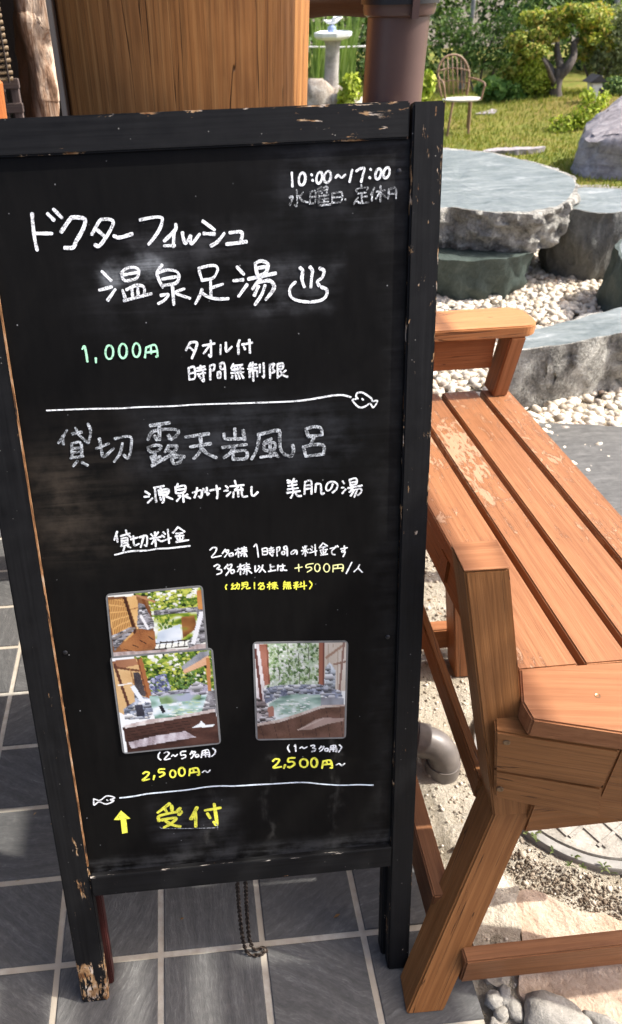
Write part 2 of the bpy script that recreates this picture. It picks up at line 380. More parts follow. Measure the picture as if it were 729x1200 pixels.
for i in range(10):  # side planks out of view, added to block sky light from the left
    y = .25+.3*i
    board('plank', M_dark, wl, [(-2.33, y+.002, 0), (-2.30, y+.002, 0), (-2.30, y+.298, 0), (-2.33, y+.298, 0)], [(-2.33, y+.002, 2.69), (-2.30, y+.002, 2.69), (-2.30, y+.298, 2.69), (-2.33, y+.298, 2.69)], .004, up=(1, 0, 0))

# woven bamboo blind and lattice frame at the far left
M_bamboo = plain('bamboo', (.16, .11, .06), .6, .3, 60)
M_cord = plain('blind_cord', (.03, .02, .015), .8, .2)
a = at(-40, -40, 2.75); b = at(15.5, 92, 2.75)
bl = thing('bamboo_blind', 'narrow woven bamboo blind hanging at the far left', 'blind', (a.x, 2.75, b.z))
bm = bmesh.new(); z = b.z
while z < a.z+.25:
    add_tube(bm, [(-1.35, 2.75, z), (b.x+random.uniform(-.002, .002), 2.75, z)], .0062, 6); z += .0165
bmesh.ops.recalc_face_normals(bm, faces=bm.faces)
link('slats', bm_mesh(bm, 'slats', True), M_bamboo, bl)
for x in (b.x-.012, b.x-.075, b.x-.15): tube('binding_cord', M_cord, bl, [(x, 2.739, b.z-.01), (x, 2.739, a.z+.25)], .0035, 6)
M_lat = wood('lattice_wood', (.07, .05, .045), (.13, .10, .09), (.19, .15, .13), .7)
a = at(4, 96, 2.8); b = at(27, 150, 2.8)
lt = thing('lattice_panel', 'small grey brown wooden lattice panel below the bamboo blind', 'lattice', (b.x, 2.8, 0))
for x in (b.x-.006, b.x-.052, b.x-.098, b.x-.144): board('upright', M_lat, lt, quadz(x-.012, x+.012, 2.80, .9, .9+.001)[0:2]+[(x+.012, 2.83, .9), (x-.012, 2.83, .9)], [(x-.012, 2.80, a.z), (x+.012, 2.80, a.z), (x+.012, 2.83, a.z), (x-.012, 2.83, a.z)], .002)
for z in (a.z-.006, a.z-.075, a.z-.145, a.z-.215): board('crossbar', M_lat, lt, quadx(b.x-.165, 2.792, 2.812, z-.014, z+.014), quadx(b.x+.012, 2.792, 2.812, z-.014, z+.014), .002)
for x in (b.x-.14, b.x-.01): board('stand_leg', M_lat, lt, [(x-.015, 2.815, 0), (x+.015, 2.815, 0), (x+.015, 2.845, 0), (x-.015, 2.845, 0)], [(x-.015, 2.815, .95), (x+.015, 2.815, .95), (x+.015, 2.845, .95), (x-.015, 2.845, .95)], .002)
M_orange = wood('orange_post_wood', (.22, .065, .016), (.36, .115, .032), (.42, .15, .045), .5)
a = at(-3, 66, 1.9); b = at(6.5, 135, 1.9)
op = thing('round_post', 'orange varnished round post cut off by the left edge', 'post', (a.x-.03, 1.9, 0))
bm = bmesh.new(); add_tube(bm, [(b.x-.062, 1.9, 0), (b.x-.060, 1.9, b.z), (a.x-.056, 1.9, a.z-.05), (a.x-.066, 1.9, a.z)], [.066, .062, .056, .02], 20)
bmesh.ops.recalc_face_normals(bm, faces=bm.faces); M = frame_of((a.x, 1.9, 0), (a.x, 1.9, 1), (0, -1, 0)); bm.transform(M.inverted())
link('shaft', bm_mesh(bm, 'shaft', True, 40), M_orange, op, M)

# gnarled driftwood trunk
n = NT('driftwood_wood'); c = n.coord(); a = n.noise(n.map(c, (22, 22, 3)), 1.6, 5, .65, .8); b = n.noise(n.map(c, (90, 90, 8)), 1, 4, .6); d = n.noise(c, 6, 2)
col = n.ramp(n.math('ADD', n.math('MULTIPLY', a, .7), n.math('MULTIPLY', b, .3)), [(.33, (.06, .030, .016)), (.45, (.27, .16, .095)), (.58, (.56, .44, .33))])
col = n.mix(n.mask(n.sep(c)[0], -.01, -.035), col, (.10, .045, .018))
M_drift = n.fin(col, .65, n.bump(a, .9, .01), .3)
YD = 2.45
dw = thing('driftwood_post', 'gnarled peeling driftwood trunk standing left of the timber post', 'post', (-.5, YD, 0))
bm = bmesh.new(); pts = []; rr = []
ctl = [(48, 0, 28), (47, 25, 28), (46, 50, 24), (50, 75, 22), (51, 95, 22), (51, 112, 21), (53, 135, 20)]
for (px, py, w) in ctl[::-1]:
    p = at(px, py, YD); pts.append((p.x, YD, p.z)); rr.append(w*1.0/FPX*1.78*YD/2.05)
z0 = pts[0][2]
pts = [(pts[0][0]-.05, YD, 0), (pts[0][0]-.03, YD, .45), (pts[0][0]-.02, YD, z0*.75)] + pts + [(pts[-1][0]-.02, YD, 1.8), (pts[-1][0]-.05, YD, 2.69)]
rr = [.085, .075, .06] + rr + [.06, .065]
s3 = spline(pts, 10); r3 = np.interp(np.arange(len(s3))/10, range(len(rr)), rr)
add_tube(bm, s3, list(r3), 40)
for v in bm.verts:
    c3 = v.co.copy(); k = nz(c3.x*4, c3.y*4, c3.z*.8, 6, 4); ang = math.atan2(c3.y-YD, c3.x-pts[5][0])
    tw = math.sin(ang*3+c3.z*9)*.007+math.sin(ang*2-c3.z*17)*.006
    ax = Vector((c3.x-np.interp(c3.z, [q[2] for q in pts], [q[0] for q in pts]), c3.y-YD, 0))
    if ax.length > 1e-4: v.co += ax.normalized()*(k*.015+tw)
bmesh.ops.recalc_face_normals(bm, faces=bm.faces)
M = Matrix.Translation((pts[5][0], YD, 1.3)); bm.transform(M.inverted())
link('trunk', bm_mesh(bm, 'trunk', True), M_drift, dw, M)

# log beam across, behind the downpipe
n = NT('log_bark'); c = n.coord(); a = n.noise(n.map(c, (6, 40, 40)), 1, 5, .6); s = n.sep(c)
col = n.ramp(a, [(.35, (.08, .065, .05)), (.65, (.22, .195, .165))])
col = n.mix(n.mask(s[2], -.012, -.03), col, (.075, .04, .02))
M_log = n.fin(col, .8, n.bump(a, .5, .006), .2)
a = at(362, 21.5, 1.62); lb = thing('log_beam', 'weathered round log beam between the timber post and the downpipe', 'beam', (.17, 1.62, a.z+.055))
bm = bmesh.new(); s3 = [(x, 1.62+.004*math.sin(x*9), a.z+.052+.003*math.sin(x*14)) for x in np.linspace(.05, .40, 12)]
add_tube(bm, s3, [.050+.003*math.sin(i*1.3) for i in range(12)], 20)
bmesh.ops.recalc_face_normals(bm, faces=bm.faces)
M = frame_of(s3[0], s3[-1]); bm.transform(M.inverted()); link('trunk', bm_mesh(bm, 'trunk', True, 60), M_log, lb, M)
board('hanger', M_roofwood, lb, [(.085, 1.60, a.z+.10), (.125, 1.60, a.z+.10), (.125, 1.64, a.z+.10), (.085, 1.64, a.z+.10)], [(.085, 1.60, 2.69), (.125, 1.60, 2.69), (.125, 1.64, 2.69), (.085, 1.64, 2.69)], .002)

# brown downpipe with collar, bracket and the elbow that drops it into the ground
M_pipe = plain('pipe_plastic', (.105, .062, .052), .36, .12, 14, 0, .5)
M_elbow = plain('elbow_plastic', (.125, .108, .095), .42, .25, 25, .1, .5)
M_black = plain('black_steel', (.012, .012, .013), .45, .3, 60, 0, .5)
dp = thing('downpipe', 'brown round rainwater downpipe right of the timber post', 'pipe', (.287, 1.058, 0))
pr = .0372; pxx = .287; PY = 1.058
bm = bmesh.new(); add_tube(bm, [(pxx, PY, z) for z in (.20, .6, 1.0, 1.5)], pr, 32, caps=False)
bmesh.ops.recalc_face_normals(bm, faces=bm.faces); link('pipe', bm_mesh(bm, 'pipe', True), M_pipe, dp)
zt = at(458, 19, 1.04).z
lathe('collar', M_pipe, dp, [(pr+.001, zt-.001), (pr+.0045, zt+.001), (pr+.006, zt+.006), (pr+.006, 2.6)], 32, (pxx, PY, 0))
bm = bmesh.new(); bmesh.ops.create_cube(bm, size=1)
for v in bm.verts: v.co = (pxx+.006+v.co.x*.008, PY-pr-.009+v.co.y*.008, zt+.02+v.co.z*.044)
link('bracket_pin', bm_mesh(bm, 'bracket_pin'), M_pipe, dp)
lathe('bracket', M_black, dp, [(pr+.0065, zt+.012), (pr+.009, zt+.012), (pr+.009, zt+.034), (pr+.0065, zt+.034)], 32, (pxx, PY, 0))
e1 = spline([(pxx, PY, .20), (pxx, PY, .13), (pxx+.03, PY, .085), (pxx+.09, PY-.005, .075), (.47, 1.06, .072), (.49, 1.055, .070), (.518, 1.045, .060), (.535, 1.035, .035), (.538, 1.030, .0), (.538, 1.03, -.05)], 6)
tube('elbow', M_elbow, dp, e1, .037, 28)
for (p, q) in (((.474, 1.0595, .072), (.500, 1.052, .069)), ((.5372, 1.0325, .018), (.538, 1.03, -.03))): tube('joint_ring', M_elbow, dp, [p, q], .0405, 28)

# handwriting strokes in tenths of a millimetre on the board (name, ink, width, strokes)
INK=[
('doctor fish heading','white',38,[[-1751,13576,-1759,13454,-1761,13302,-1751,13157],[-1760,13350,-1544,13339],[-1563,13567,-1498,13494],[-1482,13614,-1399,13516],[-1425,13352,-1302,13489,-1259,13511,-1150,13500,-1114,13461,-1168,13349,-1253,13238,-1303,13164,-1405,13163],[-1052,13305,-943,13452,-891,13473,-810,13465,-773,13435,-801,13369,-884,13258,-976,13166,-1026,13179],[-985,13359,-893,13268],[-781,13272,-711,13250,-555,13284]]),
('doctor fish heading','white',36,[[-439,13443,-299,13463,-197,13464,-163,13434,-209,13321,-301,13210,-358,13155],[0,13369,-16,13302,-159,13183],[-32,13274,-52,13110],[-164,13125,-36,13123],[75,13269,80,13210,106,13141,175,13225],[175,13225,178,13128,289,13239],[341,13390,479,13284],[342,13246,475,13233],[600,13233,511,13140,425,13095],[673,13239,809,13242,827,13202,803,13125],[624,13105,729,13110,876,13122]]),
('hot spring heading','white',35,[[-977,12858,-876,12743],[-1034,12635,-878,12666],[-836,12630,-944,12504],[-742,12825,-700,12733,-552,12755,-512,12843,-560,12885,-664,12881,-742,12825],[-713,12804,-534,12824],[-743,12615,-713,12501],[-690,12622,-571,12666,-478,12651,-463,12589,-489,12530],[-622,12638,-621,12517],[-545,12654,-553,12523],[-735,12488,-382,12554],[-215,12897,-262,12840,-287,12791,-263,12710,-228,12627],[-265,12810,-148,12834,-35,12808,-8,12746,-56,12668,-226,12647],[-219,12727,-29,12747],[-101,12630,-102,12406],[-258,12527,-162,12532,-221,12464,-298,12427],[44,12592,-66,12547,109,12470],[251,12833,357,12853,452,12856,492,12820,478,12770,421,12703,283,12684],[251,12833,263,12762,287,12680],[392,12674,385,12461],[393,12583,544,12622],[275,12569,238,12489,178,12400],[272,12528,354,12473,469,12442,608,12438]]),
('hot spring heading','white',38,[[743,12821,823,12732],[692,12658,809,12662],[860,12598,746,12461],[977,12854,994,12743,1013,12681],[977,12854,1052,12880,1136,12846,1134,12786,1100,12727,1003,12702],[989,12794,1124,12807],[884,12668,1238,12720],[1044,12660,988,12612,932,12543],[988,12612,1149,12634,1212,12569,1188,12499,1098,12400],[1008,12570,950,12460],[1094,12575,1047,12465,956,12346],[1491,12595,1436,12547,1413,12476,1444,12402,1551,12354,1703,12336,1834,12353,1899,12408,1900,12480,1835,12515],[1559,12770,1591,12732,1579,12651,1588,12589,1609,12531],[1688,12771,1719,12725,1707,12644,1695,12522],[1816,12750,1870,12717,1847,12637,1782,12589,1803,12537]]),
('opening hours','white',27,[[1477,13895,1482,13740],[1628,13883,1643,13858,1646,13821,1636,13782,1616,13755,1592,13748,1572,13764,1563,13796,1567,13836,1583,13870,1605,13888,1628,13883],[1721,13864,1729,13856],[1734,13800,1742,13792],[1844,13883,1856,13861,1857,13826,1846,13790,1827,13766,1806,13759,1790,13773,1784,13803,1789,13840,1805,13871,1825,13887,1844,13883],[1950,13888,1964,13865,1966,13830,1955,13795,1933,13770,1909,13764,1890,13778,1881,13808,1886,13845,1903,13876,1927,13892,1950,13888],[2027,13815,2058,13841,2100,13811,2147,13841],[2234,13893,2203,13760],[2286,13878,2337,13903,2389,13905,2369,13827,2349,13753],[2464,13892,2472,13885],[2454,13799,2463,13791],[2590,13888,2602,13867,2602,13836,2591,13803,2572,13780,2551,13775,2535,13788,2529,13815,2535,13849,2550,13877,2571,13892,2590,13888],[2695,13897,2707,13876,2708,13844,2697,13812,2677,13789,2655,13783,2638,13796,2631,13824,2636,13857,2653,13886,2674,13901,2695,13897]]),
('closing day','grey',20,[[1534,13696,1538,13573,1526,13507,1505,13523],[1441,13615,1483,13619,1443,13526],[1612,13664,1569,13609],[1560,13629,1600,13570,1672,13548],[1705,13660,1697,13527],[1705,13660,1767,13670,1766,13543,1697,13533],[1704,13603,1767,13610],[1799,13693,1851,13710,1850,13644],[1803,13665,1840,13673],[1861,13704,1919,13716,1912,13641],[1871,13677,1906,13683],[1808,13636,1807,13503],[1808,13608,1933,13621],[1814,13570,1933,13579],[1814,13535,1932,13545],[1807,13503,1959,13509],[1877,13624,1876,13510],[1985,13638,1980,13528],[1985,13638,2100,13642,2093,13538,1985,13527],[1989,13590,2089,13591],[2148,13558,2156,13550],[2349,13716,2356,13681],[2293,13643,2297,13671,2433,13684,2423,13656],[2308,13619,2413,13628],[2356,13617,2361,13516],[2361,13573,2424,13579],[2309,13575,2257,13501],[2288,13538,2341,13507,2445,13512],[2517,13680,2476,13596],[2496,13624,2487,13529],[2549,13631,2653,13641],[2596,13695,2599,13514],[2591,13629,2540,13546],[2601,13619,2665,13559],[2705,13652,2697,13538],[2705,13652,2789,13658,2798,13543],[2707,13595,2784,13601]]),
('green price','green',25,[[-1341,11910,-1306,11935,-1293,11742],[-1181,11778,-1185,11725],[-968,11928,-948,11896,-944,11848,-956,11800,-980,11766,-1010,11758,-1035,11777,-1047,11819,-1043,11869,-1024,11912,-996,11934,-968,11928],[-789,11938,-769,11905,-765,11855,-776,11804,-801,11768,-830,11759,-855,11780,-868,11824,-864,11877,-845,11921,-817,11944,-789,11938],[-615,11934,-597,11903,-592,11855,-603,11806,-625,11772,-652,11764,-675,11783,-687,11825,-684,11875,-666,11918,-641,11940,-615,11934],[-508,11877,-537,11750],[-508,11877,-387,11901,-367,11761,-390,11751],[-447,11884,-450,11798],[-510,11812,-383,11822]]),
('towel note','white',28,[[13,11813,69,11895,91,11909,162,11900,139,11816,83,11701],[55,11853,126,11785],[240,11857,394,11876],[346,11915,340,11717,312,11730],[338,11864,244,11756],[475,11849,462,11732],[546,11877,546,11759,620,11819],[729,11899,697,11825],[708,11842,707,11721],[763,11839,895,11856],[860,11897,861,11725],[784,11809,797,11776]]),
('no time limit note','white',26,[[30,11573,28,11420],[30,11573,105,11580,102,11437,28,11420],[34,11501,100,11508],[144,11566,244,11582],[190,11596,190,11535],[137,11530,252,11544],[143,11485,245,11494],[217,11511,220,11392,199,11402],[159,11462,179,11432],[317,11588,309,11402],[317,11588,377,11596,362,11531,322,11527],[454,11602,509,11603,513,11400],[454,11602,461,11536,505,11537],[415,11494,448,11497,448,11426,410,11424,415,11494],[630,11591,600,11538],[624,11565,750,11572],[608,11515,759,11521],[597,11472,761,11473],[646,11557,649,11458],[684,11565,685,11460],[721,11563,723,11464],[610,11434,602,11405],[655,11435,664,11390],[693,11437,708,11392],[733,11441,757,11395],[862,11587,838,11545],[845,11555,938,11565],[825,11513,948,11523],[891,11596,889,11349],[841,11479,842,11401],[841,11479,939,11484,943,11406],[987,11558,983,11459],[1038,11576,1038,11393,1016,11401],[1122,11549,1120,11372],[1122,11549,1182,11556,1158,11503,1183,11457,1145,11437],[1227,11554,1221,11366],[1227,11554,1298,11556,1291,11488,1229,11483],[1230,11520,1288,11523],[1221,11373,1271,11401],[1335,11459,1289,11422],[1257,11464,1300,11399,1355,11373]]),
('upper wavy line','white',21,[[-1910,11126,-1627,11119,-1285,11108,-943,11091,-655,11089,-252,11074,97,11074,504,11059,914,11044,1385,11031,1621,11039,1800,11057,1978,11075,2120,11071,2228,11035]]),
('upper fish drawing','white',23,[[2327,11007,2303,11043,2320,11087,2378,11091,2435,11063,2516,11000,2534,10959,2603,10960,2547,10871,2500,10926,2437,10896,2374,10879,2322,10904,2264,10971,2258,11000,2321,11007],[2386,11004,2400,10989]]),
('private bath heading','dust',35,[[-1683,10835,-1738,10758,-1816,10671],[-1749,10759,-1753,10644],[-1612,10784,-1489,10798],[-1559,10860,-1535,10778,-1468,10693,-1425,10644],[-1387,10906,-1364,10824,-1379,10733,-1418,10643],[-1641,10647,-1659,10450],[-1641,10647,-1518,10650,-1523,10464],[-1639,10577,-1526,10581],[-1646,10519,-1529,10523],[-1678,10444,-1508,10458],[-1594,10394,-1659,10327],[-1530,10370,-1464,10322],[-1317,10554,-1142,10612],[-1257,10690,-1248,10514,-1226,10431,-1083,10538],[-1046,10675,-910,10696,-832,10683,-829,10602,-868,10440,-908,10384,-948,10434],[-953,10599,-1001,10462,-1092,10350]]),
('open air bath heading','dust',42,[[-548,10825,-289,10846],[-425,10828,-443,10621],[-600,10632,-547,10721,-454,10756,-252,10752,-169,10718,-227,10641,-307,10623],[-506,10672,-476,10623],[-315,10670,-274,10614],[-610,10516,-517,10544,-428,10526,-467,10470,-582,10455,-610,10516],[-526,10451,-530,10273],[-577,10384,-542,10262],[-523,10356,-453,10375],[-577,10253,-374,10357],[-315,10530,-379,10441],[-327,10519,-214,10511,-267,10421,-423,10325],[-343,10462,-236,10383,-124,10351],[-295,10352,-169,10354,-198,10273,-279,10267,-295,10352],[-80,10631,239,10655],[-23,10486,257,10513],[122,10605,125,10475,84,10384,11,10318],[124,10464,198,10376,320,10307],[605,10700,603,10571],[454,10640,473,10569,712,10552],[718,10669,735,10538],[420,10447,754,10466],[592,10442,518,10353,435,10299],[566,10373,560,10266],[566,10373,739,10377,740,10265,560,10266]]),
('open air bath heading','dust',41,[[939,10606,922,10478,882,10350,820,10252],[927,10596,1204,10635,1223,10528,1230,10373,1286,10286,1378,10255,1415,10324,1405,10408],[1108,10524,1014,10483],[1002,10461,1152,10462,1137,10368,1010,10365,1002,10461],[1085,10514,1087,10264],[948,10267,1170,10289],[1130,10345,1192,10256],[1595,10631,1627,10523],[1595,10631,1710,10654,1802,10629,1825,10533],[1627,10518,1824,10528],[1720,10517,1660,10402],[1555,10374,1588,10235],[1555,10374,1730,10397,1846,10365,1840,10251],[1588,10235,1845,10250]]),
('flowing spring note','white',28,[[-707,9881,-649,9834],[-726,9803,-664,9804],[-617,9774,-685,9713],[-579,9929,-441,9945],[-566,9928,-569,9810,-568,9717],[-479,9934,-495,9896],[-521,9885,-384,9888,-402,9816,-514,9814],[-513,9885,-514,9814],[-511,9850,-399,9850],[-460,9809,-460,9722,-480,9697],[-505,9778,-496,9738],[-417,9785,-334,9739],[-242,9961,-257,9918],[-277,9919,-277,9827],[-278,9911,-145,9927,-160,9831,-270,9821],[-266,9874,-156,9876],[-177,9833,-180,9687],[-243,9785,-214,9775,-274,9708],[-117,9794,-149,9770,-84,9733],[-41,9814,85,9839,73,9734,42,9750],[26,9878,8,9805,-21,9741],[112,9863,138,9809],[163,9873,168,9767,187,9786],[210,9830,348,9846],[301,9894,312,9782,297,9704],[433,9879,461,9850],[409,9807,459,9811],[495,9781,442,9724],[500,9868,688,9873],[567,9947,577,9894],[612,9852,559,9803,673,9813],[649,9841,672,9795],[541,9778,529,9699],[604,9786,605,9707],[654,9783,668,9702,731,9702],[800,9838,795,9732,827,9703,885,9752]]),
('beautiful skin note','white',26,[[1317,9897,1357,9880],[1413,9914,1394,9877],[1319,9858,1449,9873],[1327,9812,1448,9823],[1384,9872,1388,9775],[1317,9761,1466,9769],[1306,9709,1493,9722],[1401,9774,1389,9687,1360,9630],[1409,9715,1463,9652,1510,9648],[1570,9858,1557,9674],[1570,9858,1657,9861,1660,9666],[1574,9800,1653,9800],[1573,9747,1652,9749],[1727,9808,1716,9691],[1737,9813,1793,9803,1801,9714,1810,9655,1842,9662],[1970,9789,1942,9723,1891,9697,1872,9748,1905,9814,1980,9828,2036,9784,2026,9717,1969,9662],[2116,9823,2135,9787],[2101,9727,2129,9728],[2157,9697,2110,9641],[2213,9839,2232,9750],[2213,9839,2307,9852,2317,9773,2236,9750],[2229,9795,2307,9803],[2195,9714,2392,9738],[2261,9709,2214,9653],[2242,9671,2374,9694,2384,9640,2337,9595],[2280,9668,2233,9593],[2327,9674,2286,9569]]),
('private fee title','white',26,[[-1162,9308,-1216,9182],[-1176,9249,-1174,9148],[-1118,9234,-986,9264],[-1036,9318,-1024,9257,-977,9207],[-1113,9194,-1119,9083],[-1113,9194,-1030,9197,-1031,9096],[-1112,9157,-1033,9163],[-1115,9123,-1033,9127],[-1131,9078,-1022,9089],[-1081,9060,-1105,9007],[-1034,9066,-999,9047],[-977,9172,-882,9195],[-939,9220,-940,9078,-873,9093],[-854,9193,-751,9208,-762,9054,-792,9066],[-799,9188,-825,9110,-850,9041],[-684,9229,-659,9197],[-580,9251,-612,9209],[-700,9160,-549,9178],[-626,9255,-633,9033],[-635,9155,-688,9078],[-607,9152,-555,9108],[-506,9245,-481,9213],[-529,9196,-498,9168],[-537,9106,-403,9146],[-439,9280,-437,9068],[-288,9307,-369,9224],[-288,9307,-201,9230],[-323,9210,-230,9212],[-336,9167,-218,9171],[-277,9206,-276,9095],[-319,9145,-309,9112],[-226,9141,-247,9107],[-334,9079,-155,9095],[-1232,8950,-1014,8987,-791,8981,-603,8994,-416,8990,-143,9002]]),
('fee for two note','white',21,[[149,8911,194,8944,245,8931,224,8867,167,8791,306,8804],[372,8902,326,8840],[363,8884,423,8882,385,8816,357,8781],[379,8867,403,8839],[420,8823,472,8837,479,8799,435,8787,420,8823],[518,8880,605,8892],[562,8904,560,8764],[551,8859,517,8805],[571,8847,593,8823],[614,8900,683,8904],[617,8872,682,8876],[606,8845,689,8847],[649,8920,647,8766],[618,8815,599,8779],[662,8821,685,8763],[796,8913,832,8948,845,8844,854,8739],[915,8866,920,8771],[915,8866,984,8869,985,8775,920,8771],[922,8822,983,8823],[1019,8857,1080,8865],[1049,8883,1049,8836],[1009,8826,1091,8832],[1017,8795,1086,8801],[1066,8821,1067,8740,1050,8751],[1025,8781,1041,8761],[1132,8867,1133,8735],[1132,8867,1176,8872,1165,8817,1136,8816],[1236,8867,1280,8868,1285,8722],[1208,8794,1243,8795,1245,8754,1207,8757,1208,8794],[1236,8867,1244,8829,1279,8826]]),
('fee for two note','white',20,[[1411,8806,1392,8760,1348,8745,1344,8774,1385,8808,1425,8795,1427,8738],[1517,8844,1533,8815],[1578,8858,1560,8822],[1498,8785,1603,8799],[1552,8860,1554,8699],[1545,8782,1511,8731],[1559,8784,1593,8747],[1648,8848,1665,8823],[1629,8807,1652,8786],[1620,8745,1725,8767],[1700,8867,1707,8696],[1818,8885,1764,8814],[1818,8885,1884,8833],[1787,8812,1857,8820],[1778,8770,1883,8776],[1822,8810,1826,8695],[1786,8750,1798,8717],[1866,8755,1851,8722],[1786,8693,1886,8700],[1927,8788,1998,8795,1953,8751,1957,8698,1997,8681],[2006,8819,2015,8799],[2033,8824,2045,8804],[2085,8769,2182,8780],[2138,8812,2144,8736,2112,8710,2098,8736,2138,8736,2147,8697,2121,8642]]),
('three or more note','white',22,[[193,8644,246,8668,276,8637,234,8597,293,8579,291,8531,228,8508],[393,8656,346,8593],[384,8638,454,8651,424,8577,358,8483],[390,8599,415,8568],[431,8557,475,8563,482,8524,443,8508,431,8557],[538,8605,617,8618],[580,8644,576,8478],[569,8584,535,8529],[586,8582,609,8552],[627,8626,714,8632],[634,8593,709,8595],[620,8560,725,8567],[671,8655,668,8470],[640,8535,620,8487],[692,8539,743,8488],[800,8602,799,8506,850,8550],[852,8598,868,8568],[914,8602,894,8537,857,8492],[903,8546,949,8484],[1027,8602,1033,8502],[1035,8559,1087,8568],[997,8493,1103,8504],[1141,8583,1133,8493],[1166,8561,1245,8564],[1211,8590,1214,8500,1182,8493,1182,8516,1252,8487],[1261,8494,1268,8486]]),
('extra fee','paleyellow',18,[[1395,8510,1501,8521],[1450,8569,1452,8453],[1670,8564,1573,8553,1566,8505,1625,8510,1642,8470,1579,8431],[1745,8549,1763,8526,1770,8492,1764,8457,1748,8434,1727,8428,1706,8443,1694,8473,1693,8509,1704,8539,1724,8554,1745,8549],[1889,8537,1908,8512,1916,8476,1911,8439,1892,8414,1868,8408,1845,8424,1830,8456,1829,8494,1842,8526,1864,8542,1889,8537],[1970,8500,1966,8404],[1970,8506,2112,8507,2115,8404,2103,8411],[2041,8504,2041,8455],[1973,8455,2112,8455]]),
('per person','white',20,[[2254,8534,2169,8357],[2370,8485,2343,8429,2287,8376],[2347,8435,2415,8355]]),
('infant note','yellow',19,[[362,8326,343,8293,351,8253],[457,8341,435,8308,472,8305],[472,8305,428,8255],[427,8251,485,8257],[487,8311,551,8315,537,8246,520,8254],[521,8348,514,8290,484,8246],[594,8341,592,8288],[615,8339,672,8341,670,8281,613,8281,615,8339],[614,8311,671,8311],[623,8276,583,8237],[655,8277,659,8235,710,8245],[777,8325,775,8225],[868,8317,835,8280],[861,8306,910,8307,881,8262,837,8219],[866,8264,919,8264,913,8213,864,8217,866,8264],[972,8278,1036,8279],[1006,8312,1001,8195],[1000,8266,971,8231],[1047,8295,1107,8296],[1047,8271,1110,8270],[1035,8249,1120,8246],[1080,8306,1076,8194],[1062,8230,1040,8206],[1092,8227,1129,8198],[1235,8309,1217,8275],[1228,8286,1313,8285],[1216,8256,1318,8255],[1211,8229,1322,8226],[1242,8285,1241,8221],[1270,8287,1271,8219],[1298,8284,1296,8221],[1225,8209,1214,8181],[1257,8206,1261,8182],[1285,8208,1291,8179],[1311,8208,1325,8181],[1376,8273,1386,8249],[1430,8280,1418,8253],[1365,8227,1439,8232],[1404,8282,1406,8160],[1399,8222,1374,8186],[1411,8223,1436,8190],[1476,8271,1489,8251],[1467,8242,1480,8224],[1460,8195,1561,8208],[1526,8283,1528,8149],[1611,8276,1646,8219,1609,8151]]),
('two to five people note','white',23,[[-885,5417,-915,5370,-916,5306,-884,5269],[-818,5397,-771,5417,-743,5376,-825,5270,-730,5277],[-705,5321,-676,5348,-649,5314,-609,5348],[-469,5397,-543,5392,-548,5329,-485,5327,-484,5276,-543,5256],[-365,5385,-401,5325],[-373,5365,-314,5367,-351,5294,-390,5247],[-362,5346,-339,5311],[-318,5303,-276,5311,-268,5272,-311,5264,-318,5303],[-198,5367,-227,5247],[-198,5372,-103,5381,-86,5252,-106,5259],[-195,5328,-102,5330],[-203,5290,-98,5291],[-150,5374,-154,5246],[-28,5404,11,5356,-3,5294,-52,5248]]),
('left price tilde','white',23,[[-227,4943,-182,4972,-142,4934,-97,4973]]),
('left yellow price','yellow',29,[[-1193,5028,-1148,5056,-1098,5030,-1135,4969,-1216,4892,-1105,4906],[-1015,4968,-1036,4892],[-840,5084,-925,5083,-934,5024,-871,5025,-850,4975,-927,4932],[-690,5038,-672,5011,-666,4972,-675,4933,-696,4906,-722,4901,-745,4919,-758,4953,-756,4994,-740,5028,-716,5045,-690,5038],[-538,5070,-518,5039,-512,4994,-522,4949,-544,4919,-573,4913,-598,4933,-612,4972,-610,5019,-593,5058,-566,5077,-538,5070],[-427,5019,-448,4903],[-426,5031,-305,5038,-282,4911,-308,4900],[-369,5030,-368,4960],[-432,4959,-300,4965]]),
('one to three people note','white',23,[[1223,5333,1200,5271,1230,5191],[1311,5297,1329,5321,1332,5192],[1402,5249,1435,5271,1466,5237,1520,5262],[1585,5275,1628,5288,1649,5260,1616,5230,1659,5208,1647,5170,1600,5162],[1756,5249,1723,5201],[1751,5231,1803,5236,1766,5170,1733,5148],[1815,5190,1863,5193,1867,5146,1824,5145,1815,5190],[1917,5231,1895,5122],[1917,5239,1992,5235,2013,5117,1992,5127],[1923,5197,2003,5196],[1916,5166,2003,5162],[1960,5234,1959,5123],[2061,5241,2095,5185,2046,5100]]),
('right price tilde','white',24,[[2008,4843,2056,4863,2099,4819,2147,4853]]),
('right yellow price','yellow',32,[[947,5041,991,5075,1054,5055,1020,4980,953,4904,1082,4908],[1148,4940,1125,4877],[1312,5065,1216,5068,1203,4999,1278,4990,1303,4935,1233,4883,1194,4895],[1485,5019,1514,4987,1525,4941,1516,4896,1490,4866,1454,4861,1420,4882,1399,4922,1398,4970,1417,5009,1449,5027,1485,5019],[1653,5015,1676,4981,1685,4932,1678,4882,1657,4848,1628,4841,1601,4863,1584,4907,1583,4958,1598,5002,1624,5023,1653,5015],[1785,4933,1766,4804],[1785,4941,1904,4946,1936,4798,1908,4796],[1844,4940,1847,4874],[1784,4873,1915,4879]]),
('lower fish drawing','white',24,[[-2047,4613,-2055,4483,-1969,4539,-1854,4481,-1727,4532,-1776,4559,-1711,4587,-1735,4620,-1836,4645,-1948,4571,-2047,4613],[-1832,4568,-1823,4554]]),
('lower wavy line','bluewhite',24,[[-1617,4580,-1387,4588,-1145,4612,-848,4613,-493,4616,-165,4639,77,4629,290,4604,647,4589,934,4573,1294,4558,1511,4533,1800,4464,2091,4412,2384,4387,2634,4349]]),
